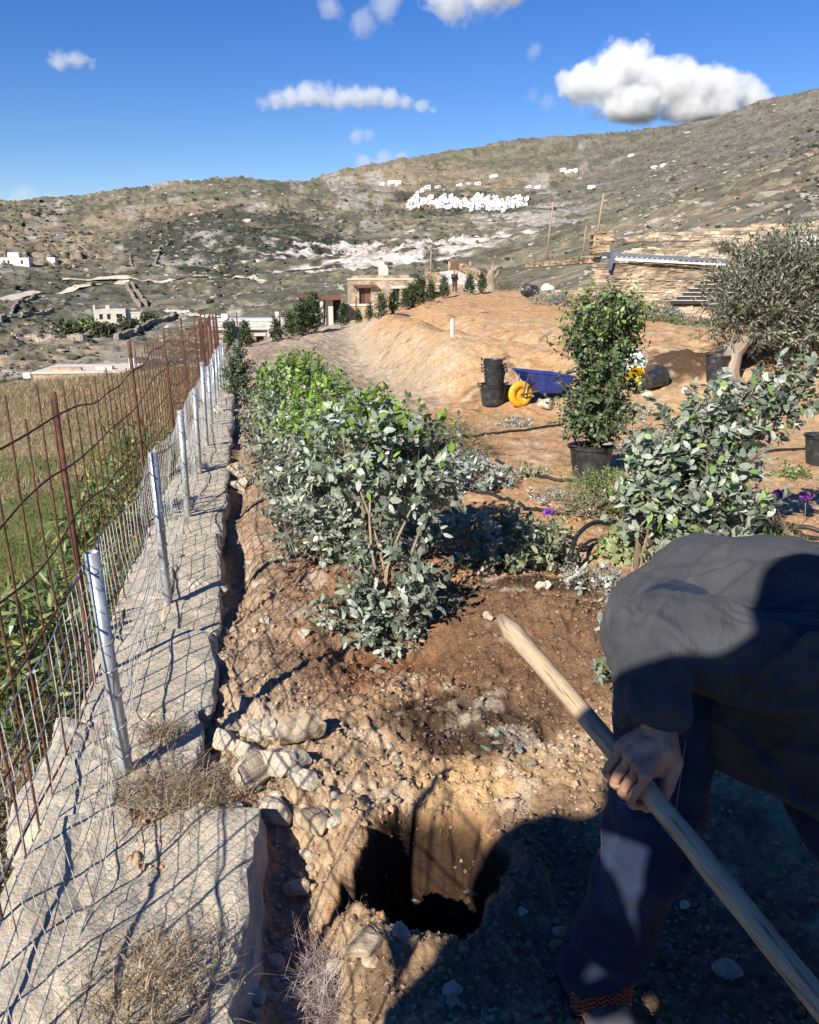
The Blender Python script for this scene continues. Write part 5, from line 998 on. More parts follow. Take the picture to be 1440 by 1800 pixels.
stone_b, D_, nrm, ang = stones_wall('stone_building', 'stone-faced building with steel pergola and steps cut into its front', A, Bq, BT - A[2], on_y(1300, 462, YB - 1.5)[2] - Bq[2] + .1, .5, 71, .36, .085, (1.0, .93, .86), None, 'building')
ste = thing('stone_stairs', 'flight of dark-risered stone steps on the stone building front', 'stairs', tuple(A + D_ * 4.4))
for k in range(8):
    p = A + D_ * (3.35 + .20 * k) + nrm * (.95 - .08 * k); z = A[2] + .75 + .155 * k
    part('riser', box((p[0] + .55, p[1], z - .02), (1.5 - .05 * k, .66, .135), ang), M['dark'], ste); part('step', box((p[0] + .55, p[1], z + .060), (1.52 - .05 * k, .64, .025), ang), M['concrete'], ste)
V = np.array([A + D_ * 3.2 + nrm * .4, A + D_ * 5.6 + nrm * .4, A + D_ * 5.6 + nrm * .75, A + D_ * 3.2 + nrm * .75]); 
stones_wall('stair_wall', 'low stone wall carrying the dark-risered steps', A + D_ * 3.0 + nrm * .8, A + D_ * 5.9 + nrm * .8, .75, .75, .4, 72, .45, .13, (1.0, .93, .84))
pg = thing('steel_pergola', 'blue-grey steel pergola frame with white slats above the stone building', 'pergola', tuple(A + (0, 0, 2)))
p0, p1 = on_y(1078, 447, YB - .6), on_y(1280, 458, YB - 1.9); q0, q1 = on_y(1062, 446, YB + 2), p1 + (0, 2.6, 0)
def beam(nm, a, b_, w, m): a = np.array(a); b_ = np.array(b_); d = b_ - a; return part(nm, box((a + b_) / 2, (np.linalg.norm(d), w, w), 0, (0, -math.asin(d[2] / np.linalg.norm(d)), math.atan2(d[1], d[0]))), M[m], pg)
beam('front_beam', p0, p1, .12, 'greymetal'); beam('back_beam', q0, p0, .16, 'greymetal'); beam('white_strip', p0 + (.1, -.03, -.2), p1 + (0, -.03, -.16), .07, 'whitewash')
for k in range(22): beam('slat', p0 + (p1 - p0) * (k + .5) / 22 + (0, .15, -.05), p0 + (p1 - p0) * (k + .5) / 22 + (0, 2.3, -.05), .07, 'whitewash')
for k, (a, l) in enumerate([(p0, .62), (q0, .62), (p1, .75), (p0 + (p1 - p0) * .85 + (0, 1.0, 0), 1.1)]): beam('post', a, a - (.12 if k < 2 else 0, 0, l), .14, 'greymetal')
def gz(u, v, y): return on_y(u, v, y)
stones_wall('terrace_wall', 'tall pale dry stone terrace wall above the pergola', gz(1092, 462, 46), gz(1470, 462, 43), .6, 2.0, .6, 73, .45, .13, (1.1, 1.06, 1.0))
stones_wall('terrace_wall', 'higher dry stone terrace wall behind the pale one', gz(1110, 425, 56), gz(1500, 418, 52), .4, 1.1, .6, 74, .5, .15, (1.0, .95, .86))
stones_wall('stone_pillar', 'square ochre stone pier standing beside the utility poles', gz(1040, 448, 50), gz(1068, 446, 50), 1.3, 1.3, .9, 75, .4, .11, (1.0, .85, .66), None, 'pier')
stones_wall('terrace_wall', 'low ochre terrace wall left of the stone pier', gz(930, 470, 60), gz(1045, 462, 52), .3, .45, .6, 76, .5, .11, (.75, .68, .58))
stones_wall('terrace_wall', 'ochre stone wall bounding the pale driveway', gz(752, 500, 92), gz(800, 512, 84), 1.7, .6, .6, 77, .6, .2, (1.0, .86, .66)); stones_wall('terrace_wall', 'stone wall on the uphill side of the pale driveway', gz(812, 480, 96), gz(858, 500, 84), 1.0, .8, .6, 78, .6, .2, (1.0, .84, .62))
stones_wall('terrace_wall', 'low pale retaining wall behind the bags at the top of the sand', gz(960, 520, 46), gz(1042, 522, 40), .25, .42, .5, 79, .6, .14, (1.3, 1.2, 1.05))
dv = np.array([gz(770, 478, 98), gz(802, 474, 98), gz(862, 506, 78), gz(815, 506, 78)]); dv = np.concatenate([dv, dv - (0, 0, .4)]); tag(part('driveway', (dv, [np.array([[3, 2, 1, 0], [4, 5, 6, 7], [0, 1, 5, 4], [1, 2, 6, 5], [2, 3, 7, 6], [3, 0, 4, 7]])]), M['concrete']), kind='structure')
gp = gz(808, 478, 98); t = thing('red_gate', 'small brown-red gate at the top of the driveway', 'gate', tuple(gp))
for s in (-.55, .55): part('gate_leaf', box(gp + (s, 0, .5), (1.0, .1, 1.1)), M['redwood'], t)
for s in (-1.2, 1.2): part('gate_post', box(gp + (s, 0, .5), (.25, .25, 1.3)), M['masonry'], t)
wp_ = gz(1420, 432, 30); tag(part('white_tank', rock(np.random.default_rng(4), wp_, (.75, .4, .36), 3, 6, .8, .98, .01, top=.9, rz=0.1), M['white'], loc=tuple(wp_)), 'white plastic tank at the right edge above the olive tree', 'tank')
for i, (u0, v0, u1, v1, y, r, lab) in enumerate([(962, 438, 973, 355, 62, .07, 'brown wooden utility pole left of the pair'), (1050, 408, 1062, 340, 58, .085, 'thick pale utility pole beside the stone pier'), (1026, 432, 1031, 396, 60, .05, 'short pale pole between the two utility poles'), (757, 480, 760, 440, 80, .06, 'thin pole behind the stone house'), (803, 508, 806, 462, 70, .04, 'thin dark pole beside the standing figure'), (352, 595, 350, 560, 30, .03, 'rusty stake at the far end of the fence'), (418, 590, 416, 548, 60, .05, 'thin brown stake among the young cypresses'), (492, 575, 492, 545, 60, .05, 'thin brown stake right of the flat-roofed house'), (626, 548, 628, 520, 60, .045, 'thin brown stake in front of the stone house')]):
    a, b_ = on_y(u0, v0, y), on_y(u1, v1, y); b_[0] = a[0] + (b_[0] - a[0]) * .3 if i > 2 else b_[0]
    tag(part('utility_pole' if i < 5 else 'stake', tube([a - (0, 0, .8), (a + b_) / 2, b_], [r, r * .95, r * .8], 8), M['pole' if i in (0, 1, 2, 3) else 'rust'], loc=tuple(a), smooth=True), lab, 'pole')
# young cypresses along the edge of the site
cyp = []
for i, (u, v, h, y) in enumerate([(405, 598, 34, 50), (432, 595, 34, 52), (486, 585, 30, 56), (509, 580, 34, 57), (529, 578, 40, 58), (538, 575, 42, 60), (553, 568, 50, 60), (605, 558, 30, 62), (630, 552, 18, 62), (650, 547, 22, 63), (671, 541, 30, 64), (692, 535, 28, 65), (712, 530, 26, 66), (738, 528, 36, 67), (757, 524, 26, 68), (781, 520, 28, 70), (724, 532, 30, 66), (826, 510, 24, 72), (847, 507, 26, 73)]):
    crv = float(np.interp(u, [300, 390, 450, 480, 540, 600, 660, 720, 800, 860, 1000], [610, 608, 606, 600, 582, 571, 558, 538, 516, 511, 516])); p = gpt(u, max(v, crv + 3)); y = float(np.linalg.norm(p)); y = y if 15 < y < 95 else 50.0; hh_ = h * y / FPX * 1.2
    lab = ['first', 'second', 'third', 'fourth', 'fifth', 'sixth', 'seventh', 'eighth', 'ninth', 'tenth', 'eleventh', 'twelfth', 'thirteenth', 'fourteenth', 'fifteenth', 'sixteenth', 'extra', 'seventeenth', 'last'][i] + ' young cypress from the fence along the far edge of the sand'
    if i == 16: lab = 'young cypress squeezed between the thirteenth and fourteenth along the far edge'
    if i < 3:
        rr_ = np.random.default_rng(500 + i); b0 = np.array(p); cyp.append(shrub('young_cypress', lab, 'tree', b0, [E(b0 + (0, 0, .25 * hh_), (.20 * hh_, .2 * hh_, .28 * hh_)), E(b0 + (0, 0, .55 * hh_), (.17 * hh_, .17 * hh_, .3 * hh_)), E(b0 + (0, 0, .82 * hh_), (.10 * hh_, .1 * hh_, .2 * hh_))], 170, 7, .11, .035, .2, [(3, (.045, .07, .025)), (2, (.07, .10, .035)), (1, (.10, .13, .05))], 'young cypresses', stems=3, sr=.02, up=1.0, seed=510 + i)); cyp[-1]['h'] = hh_
    else:
        o = copy_tree(cyp[i % 3], loc=tuple(p), rz=i * 1.3, sc=hh_ / cyp[i % 3]['h'], label=lab)
for c_ in cyp: del c_['h']
for c_ in C.objects:
    if 'h' in c_.keys(): del c_['h']
# plants by the stone building, valley bushes
def far_bush(label, u, v, y, r, h, pal, seed, n=150, L=.1, Wd=.03, name='bush', flat=False):
    p = gz(u, v, y) if y else hpt(u, v); gzv = max(g1(p[0], p[1]), float(hh(p[:1], p[1:2])[0])); p[2] = gzv if abs(gzv - p[2]) < 1.5 else p[2]
    shrub(name, label, 'bush', p, [E(p + (0, 0, h * .4), (r, r * .8, h * .6)), E(p + (r * .5, 0, h * .3), (r * .6, r * .6, h * .45))], n, 8, L, Wd, L * 1.8, pal, stems=3, sr=.015, seed=seed)
BLUE = [(3, (.20, .25, .22)), (3, (.28, .32, .29)), (1, (.14, .18, .14))]; OLV = [(3, (.13, .15, .05)), (3, (.18, .19, .07)), (1, (.25, .22, .09)), (1, (.08, .10, .035))]
far_bush('blue-grey spreading bush at the top of the sand', 965, 532, 38, 1.0, .55, BLUE, 601, 260, .09); far_bush('blue-grey round bush before the stone building', 1183, 552, 30, .35, .35, BLUE, 602, 160, .07); far_bush('grey bush behind the blue-grey round one', 1165, 535, 33, .6, .5, [(3, (.16, .18, .12)), (1, (.22, .24, .17))], 603, 200, .08)
far_bush('low olive-green ground cover right of the potted shrub', 1160, 578, 24, .55, .25, OLV, 604, 240, .06, .02); far_bush('ochre and green ground cover below the steps', 1215, 590, 23, .7, .22, OLV, 605, 300, .06, .02); far_bush('bright green low mat of ground cover near the olive tree', 1255, 598, 22, .6, .18, FRESH, 606, 280, .05, .015); far_bush('dark green rounded bush left of the stone building', 1035, 500, 40, .5, .9, [(3, (.07, .085, .04)), (2, (.11, .125, .06))], 607, 240, .08); far_bush('grey-green bush growing from the pale terrace wall', 1272, 442, 42, .55, .5, [(3, (.10, .11, .07)), (1, (.16, .17, .11))], 608, 200, .08)
far_bush('reddish grass clump by the pale driveway', 885, 500, 74, 1.2, .6, [(3, (.16, .17, .08)), (1, (.22, .18, .09))], 609, 160, .14)
for i, (u, v, r, lab) in enumerate([(150, 572, 3.5, 'yellow-green bush left of the valley house'), (225, 575, 4.0, 'dark rounded bush right of the valley house'), (180, 582, 3.0, 'dark bush below the valley house'), (120, 580, 2.6, 'small green bush left in the valley garden'), (262, 560, 3.0, 'bush at the end of the valley house wall')]):
    far_bush(lab, u, v + 6, None, r * .5, r * .35, FRESH if i == 0 else [(3, (.06, .075, .03)), (2, (.10, .11, .05))], 620 + i, 170, .7, .3)
# dead olive trunk, dark bags
b = gz(862, 527, 66); b[2] = g1(b[0], b[1]); t = thing('dead_trunk', 'bleached bare olive trunk with forked limbs at the top of the sand', 'tree trunk', tuple(b))
Vt = tube(np.array([(0, 0, -.1), (.02, 0, .5), (.0, .05, 1.0), (.05, 0, 1.5)]) + b, [.42, .33, .36, .26], 14); Vt[0][:] += normals(*Vt) * (.07 * fbm(Vt[0][:, 0] * 3, Vt[0][:, 1] * 3, Vt[0][:, 2] * 2, 3, 6))[:, None]; part('trunk', Vt, M['oldwood'], t)
for q in ([(0, 0, 1.2), (-.3, 0, 1.7), (-.45, 0, 2.0)], [(.05, 0, 1.3), (.45, 0, 1.75), (.8, .1, 1.9)], [(.05, 0, 1.4), (.2, .1, 1.9), (.12, 0, 2.2)], [(.2, 0, .9), (.5, -.1, 1.2), (.6, 0, 1.5)]): part('limb', tube(np.array(q) + b, [.16, .12, .05], 8), M['oldwood'], t)
for i, (u, v, lab, mk, s) in enumerate([(928, 518, 'dark refuse bag beside a black crate at the top of the sand', 'pot', .42), (936, 517, 'second dark bag leaning on the first at the top of the sand', 'pot', .36), (962, 515, 'white bag at the top of the sand', 'white', .36)]):
    b = gz(u, v, 48); V, F = ICO[3]; V = V * s * (1 + .2 * fbm(V[:, 0] * 2, V[:, 1] * 2, V[:, 2] * 2 + .3, 3, i))[:, None] * np.array((1, .8, .9)); tag(part('refuse_bag', (V + b + (0, 0, s * .5), [F]), M[mk], loc=tuple(b)), lab, 'bag')
# ------------------------------------------------------------------ people
def disp(g_, amp, sc, seed, st=(1, 1, 1), o=3):
    V, F = g_; n = normals(V, F); return V + n * (amp * fbm(V[:, 0] * sc * st[0], V[:, 1] * sc * st[1], V[:, 2] * sc * st[2], o, seed))[:, None], F
A_ = np.array
# the worker, bent double over the tool: pelvis left, shoulders right, one foot back by the hole
FOOT = A_((.40, 1.42, 0.)); FOOT[2] = g1(FOOT[0], FOOT[1]); FOOT2 = A_((.98, 1.18, 0.)); FOOT2[2] = g1(FOOT2[0], FOOT2[1])
PEL = A_((.66, 1.64, .775)); CH = A_((.95, 1.36, .84)); NK = A_((1.10, 1.18, .86)); HEAD = A_((1.20, 1.06, .80))
SHN = A_((.77, 1.22, .85)); ELB = A_((.425, 1.345, .905)); HND = slant(1116, 1368, 1.47)
SHF = A_((1.12, 1.52, .84)); ELF = A_((1.14, 1.22, .60))
HIPN = A_((.55, 1.54, .80)); KN = A_((.465, 1.36, .44)); ANK = FOOT + (0.0, 0.0, .10); HIPF = A_((.76, 1.66, .80)); KF = A_((.83, 1.20, .47)); ANF = FOOT2 + (0, 0, .10)
TIP = slant(885, 1092, 1.72); HDIR = HND - TIP; HDIR /= np.linalg.norm(HDIR); HL = 1.1; TAIL = TIP + HDIR * HL
GRIP = TIP + HDIR * np.dot(HND - TIP, HDIR); HND2 = TIP + HDIR * .99
worker = thing('person', 'worker in dark sweatshirt and jeans bending over, gripping a wooden tool handle', 'person', tuple(FOOT))
# handle of the tool
t = thing('pickaxe', 'long pale wooden tool handle held by the bending worker', 'pickaxe', tuple(TAIL))
s = np.linspace(0, HL, 26); P = TIP + np.outer(s, HDIR); P = P + np.outer(.006 * np.sin(s * 5), (0, 0, 1)); rad = .0198 - .003 * np.sin(s / HL * 3.14) + .003 * ss(.12, .0, s) + .004 * ss(HL - .15, HL, s); rad[0] *= .72
V, F = tube(P, rad, 18); V = V + normals(V, F) * (.0012 * fbm(V[:, 0] * 60, V[:, 1] * 60, V[:, 2] * 60, 2, 3))[:, None]
# bake the handle along local z so the grain follows it
hm = bpy.data.objects.new('handle', None)
Q = Vector(HDIR).to_track_quat('Z', 'Y').to_matrix(); Qn = np.array(Q)
me = mesh('handle', ((V - np.array(TAIL)) @ Qn, F), True); me.materials.append(M['handle']); bpy.data.objects.remove(hm)
ho = bpy.data.objects.new('handle', me); C.objects.link(ho); ho.parent = t; ho.rotation_euler = Q.to_euler()
sd_ = np.cross(HDIR, (0, 0, 1)); sd_ /= np.linalg.norm(sd_); dn = np.cross(HDIR, sd_)
part('pick_head', tube([TAIL + dn * -.26 + HDIR * -.05, TAIL + dn * -.1, TAIL, TAIL + dn * .1, TAIL + dn * .26 + HDIR * -.05], [.008, .02, .032, .022, .01], 8), M['iron'], t)
# hand closing on a bar: fingers ring the bar, palm towards the forearm
def hand_geom(c, ax, frm, barr, side, k=1.0):
    """c on the bar axis, ax unit axis, frm = where the forearm comes from, side = +1/-1 knuckle side"""
    n = frm - c; n -= ax * np.dot(n, ax); n /= np.linalg.norm(n); b_ = np.cross(ax, n); b_ = b_ * (1 if np.dot(b_, A_((0, 0, CAMZ)) - c) > 0 else -1) * side; gs_ = []
    R0 = barr + .010 * k
    def ring(a, rr_=R0): return n * math.cos(a) * rr_ + b_ * math.sin(a) * rr_
    fr = A_((.0084, .0092, .0090, .0080)) * k
    for j, off in enumerate((-.0355, -.012, .012, .0345)):
        o = c + ax * off * k * (1.0)
        kn = o + ring(R(58), R0 + .020 * k); a_end = R((262, 285, 278, 250)[j])
        an = np.linspace(R(75), a_end, 12); pts = [o * 1 + ring(a, R0 + .004 * k * max(0, math.cos((a - R(150)) * 2))) for a in an]
        gs_.append(tube(np.array([kn] + pts), np.concatenate([[fr[j] * 1.15], fr[j] * np.linspace(1.08, .86, 12)]), 10)); gs_.append(ellip(kn, (fr[j] * 1.15,) * 3, sub=2)); gs_.append(ellip(pts[-1], (fr[j] * .86,) * 3, sub=2)); gs_.append(ellip(pts[4], (fr[j] * 1.18,) * 3, sub=2))
        gs_.append(capsule(c + n * .055 * k + (frm - c) / np.linalg.norm(frm - c) * .032 * k + ax * off * .45 * k + b_ * .012 * k, kn, .0165 * k, .0125 * k, 12, 4))
    gs_.append(ellip(c + n * (barr + .028 * k) + b_ * .010 * k, (.040 * k, .026 * k, .040 * k), sub=3))
    tb_ = [c + n * .070 * k + ax * .022 * k - b_ * .014 * k, c + ax * .040 * k + ring(R(-40), R0 + .010 * k), c + ax * .046 * k + ring(R(-88), R0 + .004 * k), c + ax * .040 * k + ring(R(-135), R0 + .003 * k)]
    for p_, q_, r1, r2 in zip(tb_, tb_[1:], (.018, .0125, .0112), (.0125, .0112, .0095)): gs_.append(capsule(p_, q_, r1 * k, r2 * k, 12, 4))
    de = frm - c; de = de / np.linalg.norm(de); wr = c + n * .055 * k + de * .065 * k + b_ * .008 * k
    gs_.append(capsule(c + n * .07 * k, wr, .033 * k, .029 * k, 14, 4)); return gs_, wr
hg, wr1 = hand_geom(GRIP, HDIR, ELB, .0185, 1, .93); hg2, wr2 = hand_geom(HND2, HDIR, ELF, .020, 1, 1.04)
fore = capsule(wr1, wr1 + (ELB - wr1) * .4, .032, .040); fore2 = capsule(wr2, ELF, .032, .042)
skin = [capsule(wr1, ELB, .03, .045), capsule(ELB, SHN, .045, .05), capsule(SHN, CH, .05, .1), capsule(CH, PEL, .12, .12), capsule(CH, NK, .09, .055), capsule(NK, HEAD, .055, .07), capsule(SHF, CH, .05, .1), capsule(SHF, ELF, .05, .045)] + [capsule(PEL, HIPN, .1, .08), capsule(HIPN, KN, .075, .05), capsule(KN, ANK, .05, .035), capsule(PEL, HIPF, .1, .08), capsule(HIPF, KF, .075, .05), capsule(KF, ANF, .05, .035), ellip(HEAD, (.085, .10, .11), (R(60), 0, R(-45)), 3), ellip(HEAD + (.05, -.06, -.05), (.02, .03, .02), sub=2)]
part('body', disp(jn([remesh(skin, .008, 2), remesh(hg + [fore], .0021, 2), remesh(hg2 + [fore2], .003, 2)]), .0005, 90, 3), M['skin'], worker, smooth=True)
part('hair', disp(remesh([ellip(HEAD + (-.012, .01, .025), (.09, .105, .10), (R(60), 0, R(-45)), 3)], .01, 2), .008, 30, 5), M['hair'], worker, smooth=True)
# sweatshirt: torso, both sleeves, cuff
CUF = wr1 + (GRIP - wr1) * .12; CUF2 = wr2 + (ELF - wr2) * .15
TB = (SHN - SHF); 
sw = [capsule(PEL + (.0, .0, .035), CH + (0, 0, .02), .175, .185), capsule(PEL + (-.09, .02, .0), CH + (-.10, -.13, -.02), .145, .15), capsule(PEL + (.1, .06, 0), CH + (.12, .1, 0), .15, .15), capsule(CH, NK, .16, .085), capsule(CH + (-.10, -.14, -.04), CH + (-.02, -.30, -.03), .13, .12), capsule(PEL + (-.05, -.15, -.10), CH + (-.12, -.19, -.13), .095, .125), capsule(CH + (-.12, -.20, -.11), CH + (.1, -.3, -.06), .11, .12),
      capsule(SHN, ELB + (.03, 0, 0), .098, .076), capsule(ELB, ELB + (CUF - ELB) * .45, .070, .063), tube([ELB + (CUF - ELB) * q for q in (.2, .45, .7, .88, 1.0)], [.066, .064, .060, .057, .054], 20), capsule(SHN, CH, .11, .14), capsule(SHF, CH, .11, .14), capsule(SHF, ELF, .09, .075), capsule(ELF, CUF2, .07, .052)]
sg = jn([remesh(sw[:7] + [capsule(SHN, CH, .11, .14), capsule(SHF, CH, .11, .14)], .005, 14), remesh(sw[7:10], .0045, 10), remesh(sw[12:], .006, 6)])
V, F = sg; nn = normals(V, F)
ax_ = (ELB - CUF); ax_ = ax_ / np.linalg.norm(ax_); la = (V - CUF) @ ax_; near_f = ss(.13, .07, np.linalg.norm(V - (CUF + np.outer(np.clip(la, 0, .3), ax_)), axis=1)); 
V = V + nn * (near_f * .003 * np.sin(la * 105 + 2.5 * fbm(V[:, 0] * 9, V[:, 1] * 9, V[:, 2] * 9, 2, 8)) * ss(.0, .06, la))[:, None]
ua = SHN - ELB; ua /= np.linalg.norm(ua); lb = (V - ELB) @ ua; pr_ = (V - ELB) - np.outer(lb, ua)
dg_ = V @ A_((.62, -.50, .6)) * 34 + 3.0 * fbm(V[:, 0] * 4, V[:, 1] * 4, V[:, 2] * 4, 2, 9)
V = V + nn * (.0045 * (np.maximum(0, np.sin(dg_)) ** 3) * ss(-.2, .5, fbm(V[:, 0] * 5 + 3, V[:, 1] * 5, V[:, 2] * 5, 2, 10)))[:, None]
V = V + nn * (.010 * fbm(V[:, 0] * 7, V[:, 1] * 7, V[:, 2] * 7, 3, 11))[:, None]
rc = np.random.default_rng(12); vis = np.where((nn @ A_((-.35, -.75, .55)) > .15))[0]; nn = normals(V, F); acc = np.zeros(len(V))
for k in range(190):
    i0 = vis[rc.integers(len(vis))]; p_ = V[i0]; n_ = nn[i0]; sl = np.linalg.norm(p_ - (CUF + ax_ * np.clip((p_ - CUF) @ ax_, 0, .3))) < .085
    t_ = (ax_ * .7 + np.cross(ax_, n_) * rc.uniform(-.9, .9)) if sl else (A_((.75, -.25, .25)) + rc.normal(size=3) * .32); t_ = t_ - n_ * (t_ @ n_); t_ /= np.linalg.norm(t_); Lc = rc.uniform(.03, .075) if sl else rc.uniform(.05, .14); wc = rc.uniform(.006, .012)
    rel = V - p_; al = rel @ t_; rel = rel - np.outer(al, t_); bb_ = np.cross(n_, t_); pe = rel @ bb_ + .25 * al * al / Lc * rc.uniform(-1, 1); nd = np.abs(rel @ n_)
    acc += rc.uniform(.004, .009) * (np.exp(-(pe / wc) ** 2) - .5 * np.exp(-((pe - 1.8 * wc) / (1.5 * wc)) ** 2)) * np.exp(-(al / Lc) ** 2) * (nd < .06)
V = V + nn * acc[:, None]
part('sweatshirt', (V, F), M['sweater'], worker, smooth=True)
for r0_ in (0.0, .009):
    fa = ax_; e1 = np.cross(fa, (0, 0, 1)); e1 /= np.linalg.norm(e1); e2 = np.cross(fa, e1); part('cuff_band', tube([CUF + fa * (.004 + r0_ * 2.2) + (e1 * math.cos(a) + e2 * math.sin(a)) * .0565 for a in np.linspace(0, 2 * math.pi, 30)], .0042, 6), M['sweater'], worker, smooth=True)
def snap(P_):
    return A_([V[np.argmin(np.linalg.norm(V - p_, axis=1))] for p_ in P_])
vc_ = A_((-.45, -.80, .40)); vc_ /= np.linalg.norm(vc_)
for off_ in (0.0, .012): part('side_seam', tube(snap([PEL + (CH - PEL) * q + vc_ * .26 + A_((0, 0, -.03 + off_)) for q in np.linspace(-.1, 1.25, 34)]) + vc_ * .001, .0016, 5), M['thread'], worker)
for off_ in (0.0, .012): part('yoke_seam', tube(snap([SHN + A_((-.06 + off_, .02, .2)) + A_((.10, .20, .05)) * q for q in np.linspace(0, 1.3, 24)]) + A_((0, 0, .0008)), .0016, 5), M['thread'], worker)
# sleeve seam of double stitches
for k in range(2): part('seam', tube([SHN + (-.02 + .012 * k, .05, .096), SHN + (.0 + .012 * k, .0, .104), SHN + (.03 + .012 * k, -.06, .088)], .0022, 5), M['thread'], worker)
jn_g = [capsule(PEL, HIPN, .15, .13), capsule(PEL, HIPF, .15, .13), capsule(HIPN, HIPN + (KN - HIPN) * .5, .125, .105), capsule(HIPN + (KN - HIPN) * .5, KN, .105, .088), capsule(KN, KN + (ANK - KN) * .5, .088, .078), capsule(KN + (ANK - KN) * .5, ANK + (0, 0, .02), .078, .071), capsule(HIPF, KF, .125, .088), capsule(KF, ANF + (0, 0, .02), .088, .066)]
jg = remesh(jn_g, .007, 6); V, F = jg; nn = normals(V, F)
fold = ss(.16, .0, np.abs(V[:, 2] - KN[2])) + ss(.12, .0, np.abs(V[:, 2] - ANK[2] - .08))
V = V + nn * ((.009 * np.sin(V[:, 2] * 62 + 3.2 * fbm(V[:, 0] * 7, V[:, 1] * 7, V[:, 2] * 3, 2, 4)) * fold) + .007 * fbm(V[:, 0] * 9, V[:, 1] * 9, V[:, 2] * 9, 3, 5))[:, None]
je = part('jeans', (V, F), M['denim'], worker, smooth=True)
# side pocket on the thigh: flap and stitch lines
vp = A_((-.45, -.86, .25)); vp /= np.linalg.norm(vp); th_ = HIPN + (KN - HIPN) * .52; pc = th_ + vp * .105; ux = np.cross(vp, (0, 0, 1)); ux /= np.linalg.norm(ux); uy = (KN - HIPN) / np.linalg.norm(KN - HIPN)
def pk(a, b_, d=.008): 
    q = pc + ux * a + uy * b_; q = q + vp * (d - a * a * 4.2); return q
gv = [[pk(a, b_) for a in np.linspace(-.055, .055, 7)] for b_ in np.linspace(-.05, .09, 6)]; gv = A_(gv).reshape(-1, 3); part('pocket', (gv, [grid_faces(6, 7)]), M['denim'], worker, smooth=True)
for a in (-.05, .05): part('stitching', tube([pk(a, b_, .010) for b_ in np.linspace(-.05, .09, 8)], .0011, 4), M['thread'], worker)
part('stitching', tube([pk(a, .088, .010) for a in np.linspace(-.05, .05, 8)], .0011, 4), M['thread'], worker)
for nm, ft, tip_, in (('boot', FOOT, A_((.06, -.26, 0))), ('boot', FOOT2, A_((.17, -.20, 0)))):
    e_ = ft + tip_ * .78; bg_ = remesh([capsule(ft + (0, 0, .14), ft + (0, 0, .05), .056, .052), capsule(ft + (0, .0, .045), ft + tip_ * .5 + (0, 0, .045), .048, .05), capsule(ft + tip_ * .5 + (0, 0, .045), e_ + (0, 0, .038), .05, .042)], .006, 4); bo = part('boot', bg_, M['boot'], worker, smooth=True)
    part('sole', place(lbox((0, -.5 * np.linalg.norm(tip_) + .06, .008), (.098, np.linalg.norm(tip_) + .11, .026)), ft, math.atan2(tip_[1], tip_[0]) + math.pi / 2), M['rubber'], bo)
# patterned orange lining showing at the boot top
sk = []
for k in range(9):
    z = .045 + .0115 * k; th2 = np.linspace(R(-165), R(-20), 15); sk.append(tube([FOOT + (.006 + .066 * math.cos(a), .066 * math.sin(a) - .006, z + .006 * ((i % 2) * 2 - 1)) for i, a in enumerate(th2)], .0026, 5))
for q in sk: part('orange_stripe', q, M['sock'], worker)
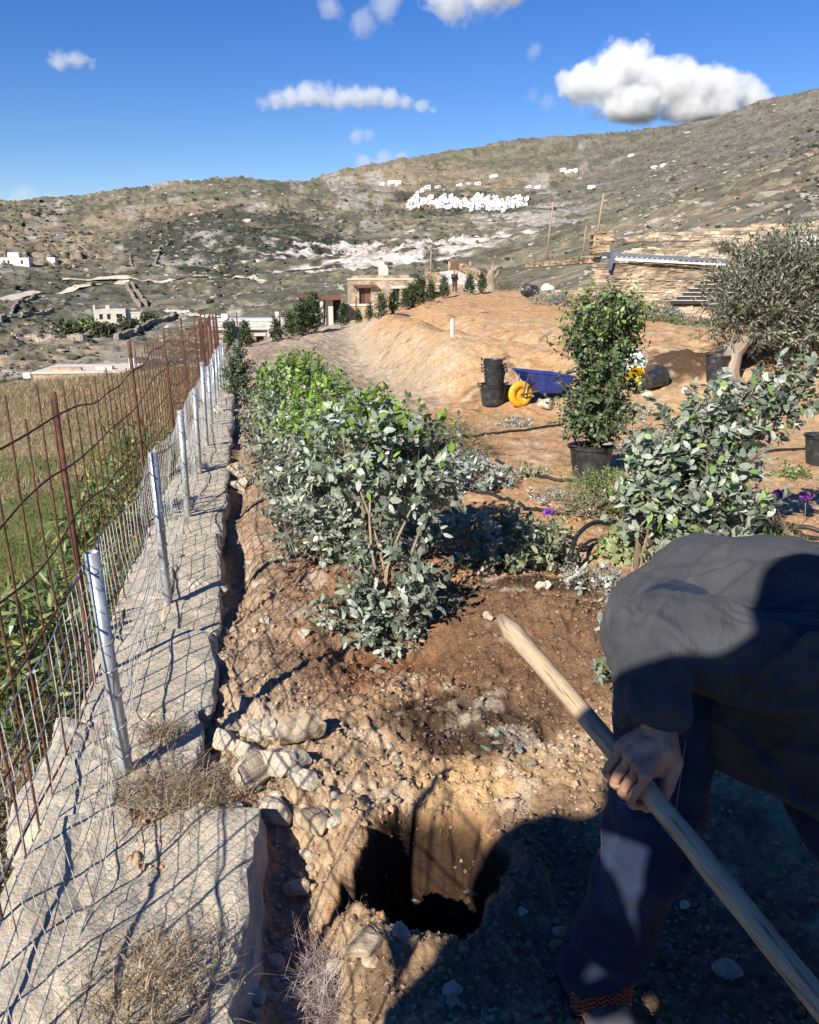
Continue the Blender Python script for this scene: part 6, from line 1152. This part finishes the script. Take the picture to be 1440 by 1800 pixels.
# standing figures: one far off; two beside the camera whose shadows fall into the picture
def stander(name, label, foot, face, H, arms, mats, vox=.02):
    f = A_((math.sin(face), math.cos(face), 0)); r_ = A_((math.cos(face), -math.sin(face), 0)); ft = np.array(foot); k = H / 1.75; t = thing(name, label, 'person', tuple(ft))
    def p(a, b_, z): return ft + r_ * a * k + f * b_ * k + A_((0, 0, z * k))
    hd = p(0, .03, 1.62)
    body = [ellip(hd, (.075 * k, .092 * k, .115 * k), sub=3), ellip(p(0, .13, 1.605), (.014 * k,) * 3, sub=2), ellip(p(-.078, .03, 1.61), (.012 * k, .02 * k, .03 * k), sub=2), ellip(p(.078, .03, 1.61), (.012 * k, .02 * k, .03 * k), sub=2), capsule(p(0, .0, 1.55), p(0, 0, 1.4), .055 * k, .06 * k), capsule(p(0, 0, 1.38), p(0, 0, .95), .11 * k, .11 * k)]
    coat = [capsule(p(-.13, 0, 1.38), p(.13, 0, 1.38), .095 * k, .095 * k), capsule(p(-.06, 0, 1.33), p(-.07, 0, .95), .125 * k, .12 * k), capsule(p(.06, 0, 1.33), p(.07, 0, .95), .125 * k, .12 * k), capsule(p(0, .01, 1.47), p(0, 0, 1.38), .07 * k, .1 * k)]
    legs = []
    for s in (-1, 1):
        legs += [capsule(p(.095 * s, 0, .92), p(.10 * s, .02, .5), .105 * k, .07 * k), capsule(p(.10 * s, .02, .5), p(.11 * s, -.01, .1), .07 * k, .055 * k)]; body += [capsule(p(.11 * s, -.02, .07), p(.12 * s, .15, .05), .05 * k, .042 * k)]
        el, hn = arms[s]; sh = p(.2 * s, 0, 1.38); coat += [capsule(sh, p(*el), .06 * k, .05 * k), capsule(p(*el), p(*hn), .05 * k, .036 * k)]
        d = p(*hn) - p(*el); d = d / np.linalg.norm(d); h0 = p(*hn) + d * .045 * k; body += [capsule(p(*el), h0, .03 * k, .03 * k), ellip(h0, (.032 * k, .04 * k, .045 * k), sub=2)]
        up_ = np.cross(d, r_); up_ /= np.linalg.norm(up_) + 1e-9
        for j in range(4): q = h0 + up_ * (.021 - .014 * j) * k; body.append(capsule(q + d * .03 * k, q + d * (.085, .092, .088, .07)[j] * k - r_ * s * .018 * k, .0085 * k, .007 * k, 8, 3))
        body.append(capsule(h0 + up_ * .02 * k, h0 + up_ * .06 * k + d * .04 * k - r_ * s * .02 * k, .011 * k, .008 * k, 8, 3))
    part('body', remesh(body, vox * .6, 2), M['skin'], t, smooth=True); part('coat', disp(remesh(coat, vox, 3), .012 * k, 6, 3), mats[0], t, smooth=True); part('trousers', disp(remesh(legs, vox, 2), .01 * k, 7, 4), mats[1], t, smooth=True)
    part('hat', remesh([ellip(hd + A_((0, 0, .035 * k)) - f * .015, (.085 * k, .1 * k, .10 * k), sub=3)], vox * .7, 2), mats[2], t, smooth=True); return t
ff = gz(798, 543, 66); ff[2] = g1(ff[0], ff[1])
stander('person', 'distant standing figure in dark coat and green hat on the sand', tuple(ff), R(160), 1.75, {-1: ((-.28, .08, 1.12), (-.2, .2, 1.0)), 1: ((.28, .1, 1.12), (.2, .22, 1.25))}, (M['cloth_far'], M['cloth_brown'], M['cloth_green']), .03)
px, py = -.40, -.34; 
stander('person', 'photographer standing behind the camera with raised arms, seen by shadow only', (px, py, g1(px, py)), R(15), 1.76, {-1: ((-.34, .10, 1.10), (.10, .28, .94)), 1: ((.42, .02, 1.08), (.44, .26, .93))}, (M['cloth_far'], M['cloth_brown'], M['hair']), .025)
px, py = -1.174, -.67
stander('person', 'bystander left of the camera, seen only by the shadow at the hole', (px, py, g1(px, py)), R(20), 1.72, {-1: ((-.3, .05, 1.12), (-.22, .2, .95)), 1: ((.3, .05, 1.12), (.22, .2, .95))}, (M['cloth_far'], M['cloth_brown'], M['hair']), .025)
